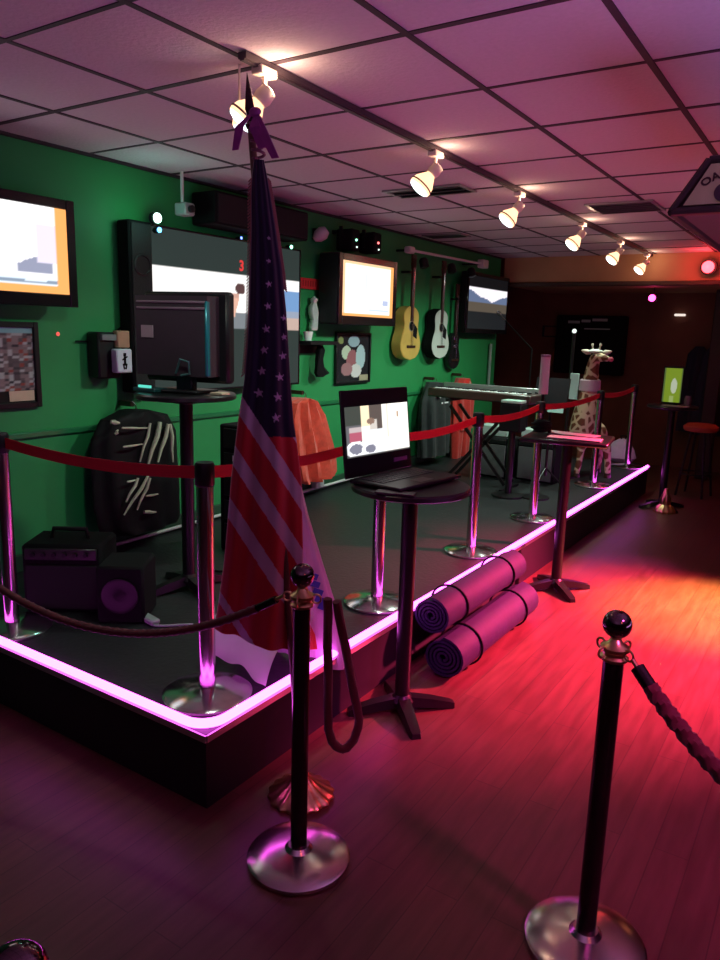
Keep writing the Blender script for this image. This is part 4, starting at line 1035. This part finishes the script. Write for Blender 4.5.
# lamp pole with teal notice
P = ony(566, 430, 7.28); zt = ony(567, 333, 7.28).z - SZ; z1 = ony(571, 373, 7.28).z - SZ; z0 = ony(571, 399, 7.28).z - SZ
t = thing('lamp_pole', 'thin dark pole with a white lamp and narrow pale notice, left of the giraffe', 'lamp', (P.x, 7.28, SZ))
MB().lathe((0, 0, 0), [(.14, 0), (.14, .012), (.02, .02)], 28).build('base', blackmetal, t)
MB().cyl((0, 0, .015), (0, 0, zt), .016).build('pole', blackmetal, t)
MB().ball((0, 0, zt + .02), .022, 16).build('bulb', emit('white_bulb', (.85, 1, .92), 1.2), t)
MB().box((.05, -.02, (z0 + z1) / 2), (.085, .02, z1 - z0), bev=.003).build('notice', mat('teal_notice', (.42, .66, .58), .6, noise=.1), t)
# microphone stand at the far TV
P = onx(532, 349, -3.1); m1 = mic_stand('microphone stand with a long boom reaching up to the far television', (P.x, P.y, SZ), P.z - SZ, tuple(ony(505, 320, P.y) - P))

# giraffe figure
gy = 7.33; gx = -2.08; H = lambda px_, py_, y=gy: ony(px_, py_, y)
def skin_obj(name, nodes, edges, mt, parent, sub=2, root=0, off=Vector((0, 0, 0))):
    me = bpy.data.meshes.new(name); me.from_pydata([tuple(Vector(p) - off) for p, r in nodes], edges, [])
    o = bpy.data.objects.new(name, me); COL.objects.link(o)
    md = o.modifiers.new('skin', 'SKIN'); sv = me.skin_vertices[0].data if me.skin_vertices else None
    if sv is None:
        bpy.context.view_layer.objects.active = o
        bpy.ops.object.select_all(action='DESELECT'); o.select_set(True)
        bpy.ops.mesh.customdata_skin_add(); sv = me.skin_vertices[0].data
    for i, (p, r) in enumerate(nodes):
        sv[i].radius = r if isinstance(r, tuple) else (r, r); sv[i].use_root = (i == root)
    sb = o.modifiers.new('sub', 'SUBSURF'); sb.levels = sub; sb.render_levels = sub; md.use_smooth_shade = True
    dg = bpy.context.evaluated_depsgraph_get(); ev = o.evaluated_get(dg); nm = bpy.data.meshes.new_from_object(ev)
    o.modifiers.clear(); o.data = nm; nm.materials.clear(); nm.materials.append(mt)
    nm.polygons.foreach_set('use_smooth', [True] * len(nm.polygons))
    o.parent = parent; return o
def giraffe_mat():
    m = bpy.data.materials.new('giraffe_coat'); m.use_nodes = True; nt = m.node_tree; b = nt.nodes['Principled BSDF']
    tc = nt.nodes.new('ShaderNodeTexCoord'); vo = nt.nodes.new('ShaderNodeTexVoronoi'); vo.feature = 'DISTANCE_TO_EDGE'; vo.inputs['Scale'].default_value = 11
    nt.links.new(tc.outputs['Object'], vo.inputs['Vector']); rp = nt.nodes.new('ShaderNodeValToRGB')
    rp.color_ramp.elements[0].position = .10; rp.color_ramp.elements[0].color = (.62, .48, .30, 1)
    rp.color_ramp.elements[1].position = .16; rp.color_ramp.elements[1].color = (.16, .05, .02, 1)
    nt.links.new(vo.outputs['Distance'], rp.inputs['Fac']); nt.links.new(rp.outputs['Color'], b.inputs['Base Color']); b.inputs['Roughness'].default_value = .8
    return m
g = thing('giraffe_figure', 'tall spotted giraffe figure standing on the stage behind the middle bar table', 'giraffe', (gx, gy, SZ))
off = Vector((gx, gy, SZ))
zz = lambda py_: H(586, py_).z
W0 = lambda px_: H(px_, 430).x
nodes = [((W0(582), gy + .02, zz(432)), (.13, .15)),          # 0 chest/body
         ((W0(586), gy + .30, zz(430)), (.14, .14)),          # 1 rump
         ((W0(585), gy - .02, zz(408)), (.115, .12)),          # 2 shoulders
         ((W0(587), gy - .04, zz(385)), (.085, .085)),          # 3
         ((W0(588), gy - .04, zz(368)), (.066, .066)),          # 4 neck top
         ((W0(590), gy - .05, zz(356)), (.062, .066)),        # 5 head
         ((W0(600), gy - .10, zz(357)), (.036, .036)),          # 6 muzzle
         ((W0(606), gy - .12, zz(358)), (.026, .024)),
         ((W0(570), gy - .04, zz(447)), (.040, .040)), ((W0(569), gy - .06, zz(462)), .030), ((W0(570), gy - .06, SZ + .03), .030),
         ((W0(583), gy - .02, zz(447)), (.045, .045)), ((W0(583), gy - .03, zz(460)), .032), ((W0(581), gy - .03, SZ + .03), .030),
         ((W0(604), gy + .16, zz(447)), .050), ((W0(605), gy + .20, zz(460)), .034), ((W0(607), gy + .18, SZ + .03), .032),
         ((W0(590), gy + .40, zz(447)), .050), ((W0(591), gy + .42, zz(460)), .034), ((W0(590), gy + .42, SZ + .03), .032)]
edges = [(0, 1), (0, 2), (2, 3), (3, 4), (4, 5), (5, 6), (6, 7), (0, 8), (8, 9), (9, 10), (0, 11), (11, 12), (12, 13), (1, 14), (14, 15), (15, 16), (1, 17), (17, 18), (18, 19)]
gb = skin_obj('body', nodes, edges, giraffe_mat(), g, 2, 0, off)
cr = mat('giraffe_cream', (.66, .58, .46), .8, noise=.15); pk = mat('muzzle_pink', (.62, .12, .16), .7)
hd_ = Vector(nodes[5][0]) - off
for s in (-1, 1):
    MB().lathe(hd_ + Vector((s * .03, .01, .05)), [(.010, 0), (.008, .05), (.014, .06), (.010, .075)], 14, (s * .15, 0, 1)).build('horn', cr, g)
    MB().lathe(hd_ + Vector((s * .05, .02, .03)), [(.012, 0), (.026, .04), (.016, .08), (.003, .10)], 14, (s, .1, .25)).build('ear', cr, g)
    MB().ball(hd_ + Vector((.02 + s * .022, -.055, .015)), .010, 12).build('eye', black, g)
    MB().lathe(Vector(nodes[10 if s < 0 else 13][0]) - off + Vector((0, 0, -.030)), [(.036, 0), (.034, .03), (.028, .045)], 16).build('hoof', wood_dark, g)
    MB().lathe(Vector(nodes[16 if s < 0 else 19][0]) - off + Vector((0, 0, -.030)), [(.036, 0), (.034, .03), (.028, .045)], 16).build('hoof', wood_dark, g)
MB().ball(Vector(nodes[7][0]) - off + Vector((.015, -.01, 0)), .028, 14, (1, .9, .8)).build('nose', pk, g)
MB().ball(hd_ + Vector((0, 0, .05)), .06, 16, (1.2, .9, .35)).build('head_tuft', mat('tuft_white', (.68, .72, .66), .8, noise=.2), g)
MB().lathe(Vector(nodes[3][0]) - off + Vector((0, 0, .0)), [(.098, -.05), (.102, -.04), (.098, .05), (.088, .06), (.080, .055), (.086, -.045)], 24, (0, 0, 1), (.04, 5)).build('neck_scarf', mat('scarf_mauve', (.55, .40, .46), .8, noise=.1), g)
MB().tube([(0.02, .50, zz(430) - SZ), (.03, .56, zz(436) - SZ), (.03, .57, zz(450) - SZ)], [.014, .010, .018], 10).build('tail', cr, g)

# pale sack/bag at the far end of the stage edge
P = onz(628, 462, SZ); P.x -= .12; t = thing('fabric_bag', 'pale bag slumped at the far corner of the stage, lit pink', 'bag', (P.x, P.y, SZ))
MB().loft([((0, 0, .001), .16, .12), ((0, 0, .05), .20, .15), ((0, 0, .14), .17, .13), ((.03, 0, .22), .09, .08), ((.05, 0, .26), .05, .05)], 32, fold=.12, fn=6).build('sack', mat('pale_sack', (.50, .34, .48), .8, noise=.15), t)
MB().tube([(.03, -.02, .25), (.02, -.03, .30), (.08, -.03, .30), (.07, -.02, .25)], .008, 8).build('strap', blackmatte, t)

# table 3 items
z3 = 1.0505
t = thing('standing_card', 'upright green card with a white shape on the far bar table', 'card', T3 + Vector((-.02, -.02, z3)), 0)
def gc(u, v):
    c = (.30, .46, .03)
    if (u - .58) ** 2 / .03 + (v - .48) ** 2 / .05 < 1: c = (.75, .85, .62)
    if abs(u - .5) < .10 and v < .18: c = (.5, .65, .2)
    if u < .08 or u > .95: c = (.12, .2, .05)
    return c
Z1 = ony(650, 366, T3.y).z - (z3); Z0 = ony(650, 398, T3.y).z - z3
hh = Z1 - max(Z0, 0) ; wq = .17
MB().box((0, .012, (Z1) / 2 + .01), (wq + .02, .012, Z1), bev=.003).build('backing', black, t)
picture('print', t, (-wq / 2, .004, .03), (1, 0, 0), (0, 0, 1), wq, Z1 - .04, gc, attr_mat('self_lit_card', .55), 30, 40)  # emission on the print stands in for light falling on the card
MB().box((0, .03, .006), (.12, .10, .012), bev=.003).build('foot', black, t)
tag(MB().lathe((0, 0, 0), [(.03, 0), (.035, .06), (.028, .10), (.026, .10), (.03, .005)], 20).build('glass', mat('smoke_glass', (.25, .18, .2), .1), None, T3 + Vector((.13, .02, z3))), 'small drinking glass on the far bar table, right of the green card', 'glass')
tag(MB().box((0, 0, .004), (.24, .12, .006), bev=.001).build('napkin', mat('dim_paper', (.42, .38, .38), .8), None, T3 + Vector((.05, -.13, z3))), 'pale paper on the near edge of the far bar table', 'paper')
# gilded base standing on the floor below table 3
P = onz(664, 512, 0); tag(MB().lathe((0, 0, 0), [(.10, 0), (.105, .02), (.085, .05), (.05, .08), (.055, .13), (.03, .19), (.02, .24)], 40, mod=(.05, 12)).build('gold_urn', gold, None, (P.x, P.y, 0)), 'small gold ribbed urn on the floor at the far end of the stage', 'urn')
# bar stool at far right
P = onz(688, 500, 0); t = thing('bar_stool', 'dark bar stool with an orange seat at the far end, right of the stage', 'stool', (P.x + .0, P.y + .3, 0))
MB().lathe((0, 0, .72), [(.16, 0), (.18, .02), (.18, .05), (.14, .08)], 28).build('seat', mat('rust_vinyl', (.42, .08, .03), .5, noise=.2), t)
for k in range(4):
    a = PI / 2 * k + .6; MB().tube([(.10 * math.cos(a), .10 * math.sin(a), .72), (.20 * math.cos(a), .20 * math.sin(a), .0)], .013, 8).build('leg', blackmetal, t)
MB().tube([(.165 * math.cos(2 * PI * k / 24), .165 * math.sin(2 * PI * k / 24), .25) for k in range(25)], .008, 8, caps=False).build('foot_ring', blackmetal, t)

# ================================================================== END WALL THINGS
yw = 10.54
t = thing('wall_monitor', 'dark machine with pale readouts on the end wall, above the giraffe figure', 'machine', ony(592, 345, yw))
q = t.location
MB().box((0, -.09, 0), (.95, .18, .80), bev=.02).build('case', blackmatte, t)
for i, (x, w_) in enumerate(((574, 12), (586, 9), (600, 15))):
    p = ony(x, 322 - i, yw - .19) - q; MB().box(p, (w_ * .0135, .006, .035)).build('readout', mat('readout_grey', (.35, .40, .38), .5), t, smooth=False)
p = ony(597, 329, yw - .19) - q; MB().box(p, (.35, .006, .015)).build('readout', MATS['readout_grey'], t, smooth=False)
t = frame_pic('x', 0, .1, 0, .1, lambda u, v: (.25, .27, .25), .01, nx=4, ny=4)
t['label'] = 'small grey oval-looking plaque on the end wall left of the dark machine'; t['category'] = 'plaque'; t.location = ony(553, 337, yw + .02); t.rotation_euler = (0, 0, -PI / 2); t.scale = (1, 3.2, 1.6)
tag(MB().box((0, 0, 0), (.05, .012, .26), Matrix.Rotation(.3, 3, 'Y')).build('orange_pennant', mat('orange_pennant', (.42, .10, .02), .7), None, ony(553, 357, yw)), 'narrow orange pennant on the end wall above the keyboard', 'pennant')
def hang_lamp(label, p, col, r, power, lname):
    t = thing('party_lamp', label, 'lamp', p, 0, 'coloured lamps at the far end')
    MB().lathe((0, .02, 0), [(r * 1.3, 0), (r * 1.35, .06), (r * .7, .11)], 24, (0, 1, .1)).build('housing', blackmetal, t)
    MB().ball((0, 0, 0), r, 20).build('lens', emit(lname, col, 9), t)
    return t
pR = ony(708, 267, 8.72); hang_lamp('bright red lamp under the ceiling at the far right', pR, (1.0, .045, .06), .062, 0, 'lamp_red')

light('POINT', 'red_lamp_glow', pR + Vector((0, -.12, 0)), (0, 0, 0), (1, .05, .06), 6, .06)
pP = ony(652, 298, 9.4); hang_lamp('small pink lamp hanging at the far end below the soffit', pP, (1.0, .05, .30), .040, 0, 'lamp_pink')
tag(MB().box((0, 0, 0), (.14, .03, .03), bev=.01).build('wall_lamp', emit('lamp_white', (1, .85, .75), 1.0), None, ony(680, 315, 10.5)), 'little white strip lamp on the end wall right of the pink lamp', 'lamp')
# red lamp pendant rods
tag(MB().cyl((0, 0, 0), (0, 0, 2.31 - pP.z - 0.0), .006, n=8).build('pendant_rod', blackmetal, None, (pP.x, pP.y + .08, pP.z)), 'thin rod holding the small pink lamp under the soffit', 'rod')
for x0, lb in ((687, 'dark blue hanging coat left of the far right corner'), (706, 'dark blue hanging coat in the far right corner')):
    P = ony(x0, 360, 9.6)
    t = tag(MB().loft([((0, 0, 0), .05, .04), ((0, 0, -.1), .13, .07), ((0, 0, -.5), .16, .09), ((0, 0, -1.1), .18, .10)], 36, fold=.3, fn=7).build('hanging_coat', mat('navy_coat', (.012, .014, .04), .8, noise=.3), None, (P.x, 10.4 - (.25 if x0 == 706 else 0), 1.62)), lb, 'clothing', 'coats at the far right')

# ================================================================== POOL-TABLE STYLE HANGING LAMP (upper right)
zl = 2.08; L0 = onz(672, 212, zl); xl, yl = L0.x, L0.y
t = thing('billiard_lamp', 'long dark hanging lampshade with a cream lettered end panel in the upper right corner', 'lamp', (xl, yl, zl))
wd, ln, hh, ins = 0.37, 1.45, 0.155, 0.085
wm = mat('lamp_wood', (.028, .016, .014), .45, noise=.3)
V = Vector
bl, br_, tl, tr = V((0, 0, 0)), V((wd, 0, 0)), V((ins, .05, hh)), V((wd - ins, .05, hh))
def quadbar(a, b, r=.016): return MB().tube([a, b], r, 4)
MB().add([bl, br_, br_ + V((0, ln, 0)), bl + V((0, ln, 0)), tl, tr, tr + V((0, ln - .1, 0)), tl + V((0, ln - .1, 0))], [(0, 3, 7, 4), (1, 5, 6, 2), (4, 7, 6, 5), (3, 2, 6, 7), (0, 4, 5, 1), (0, 1, 2, 3)]).build('shade', mat('shade_brown', (.05, .028, .026), .6, noise=.4, scale=9), t, smooth=False)
fm = MB()
for a, b in ((bl, br_), (bl, tl), (br_, tr), (tl, tr), (bl, bl + V((0, ln, 0))), (br_, br_ + V((0, ln, 0))), (bl + V((0, ln, 0)), br_ + V((0, ln, 0)))): fm.tube([a, b], .014, 8)
fm.build('frame', wm, t)
nn = (br_ - bl).cross(tl - bl).normalized(); uy = (Vector((0, .05, hh))).normalized(); off_ = V((0, -1, .3)).normalized() * .004
fh = math.hypot(.05, hh)
pts = [(ins * .16 + .018, .016), (wd - ins * .16 - .018, .016), (wd - ins * .9 - .016, fh - .016), (ins * .9 + .016, fh - .016)]
MB().prism(pts, bl + off_, (1, 0, 0), uy, off_).build('cream_panel', mat('cream_glass', (.60, .66, .34), .5, noise=.1), t, smooth=False)
lettering('panel_lettering', 'OAK BAR', .034, bl + off_ * 2.4 + V((.148, 0, 0)) + uy * .100, (1, 0, 0), uy, wood_dark, t, .001, arc=.085)
MB().lathe(bl + off_ * 2.2 + V((.145, 0, 0)) + uy * .050, [(.030, 0), (.030, .004), (.024, .005)], 28, off_).build('round_emblem', mat('emblem_dark', (.05, .03, .05), .4), t)
for yy in (.35, 1.1):
    MB().cyl((wd / 2, yy, hh), (wd / 2, yy, CZ - zl), .005, n=8).build('chain', blackmetal, t)
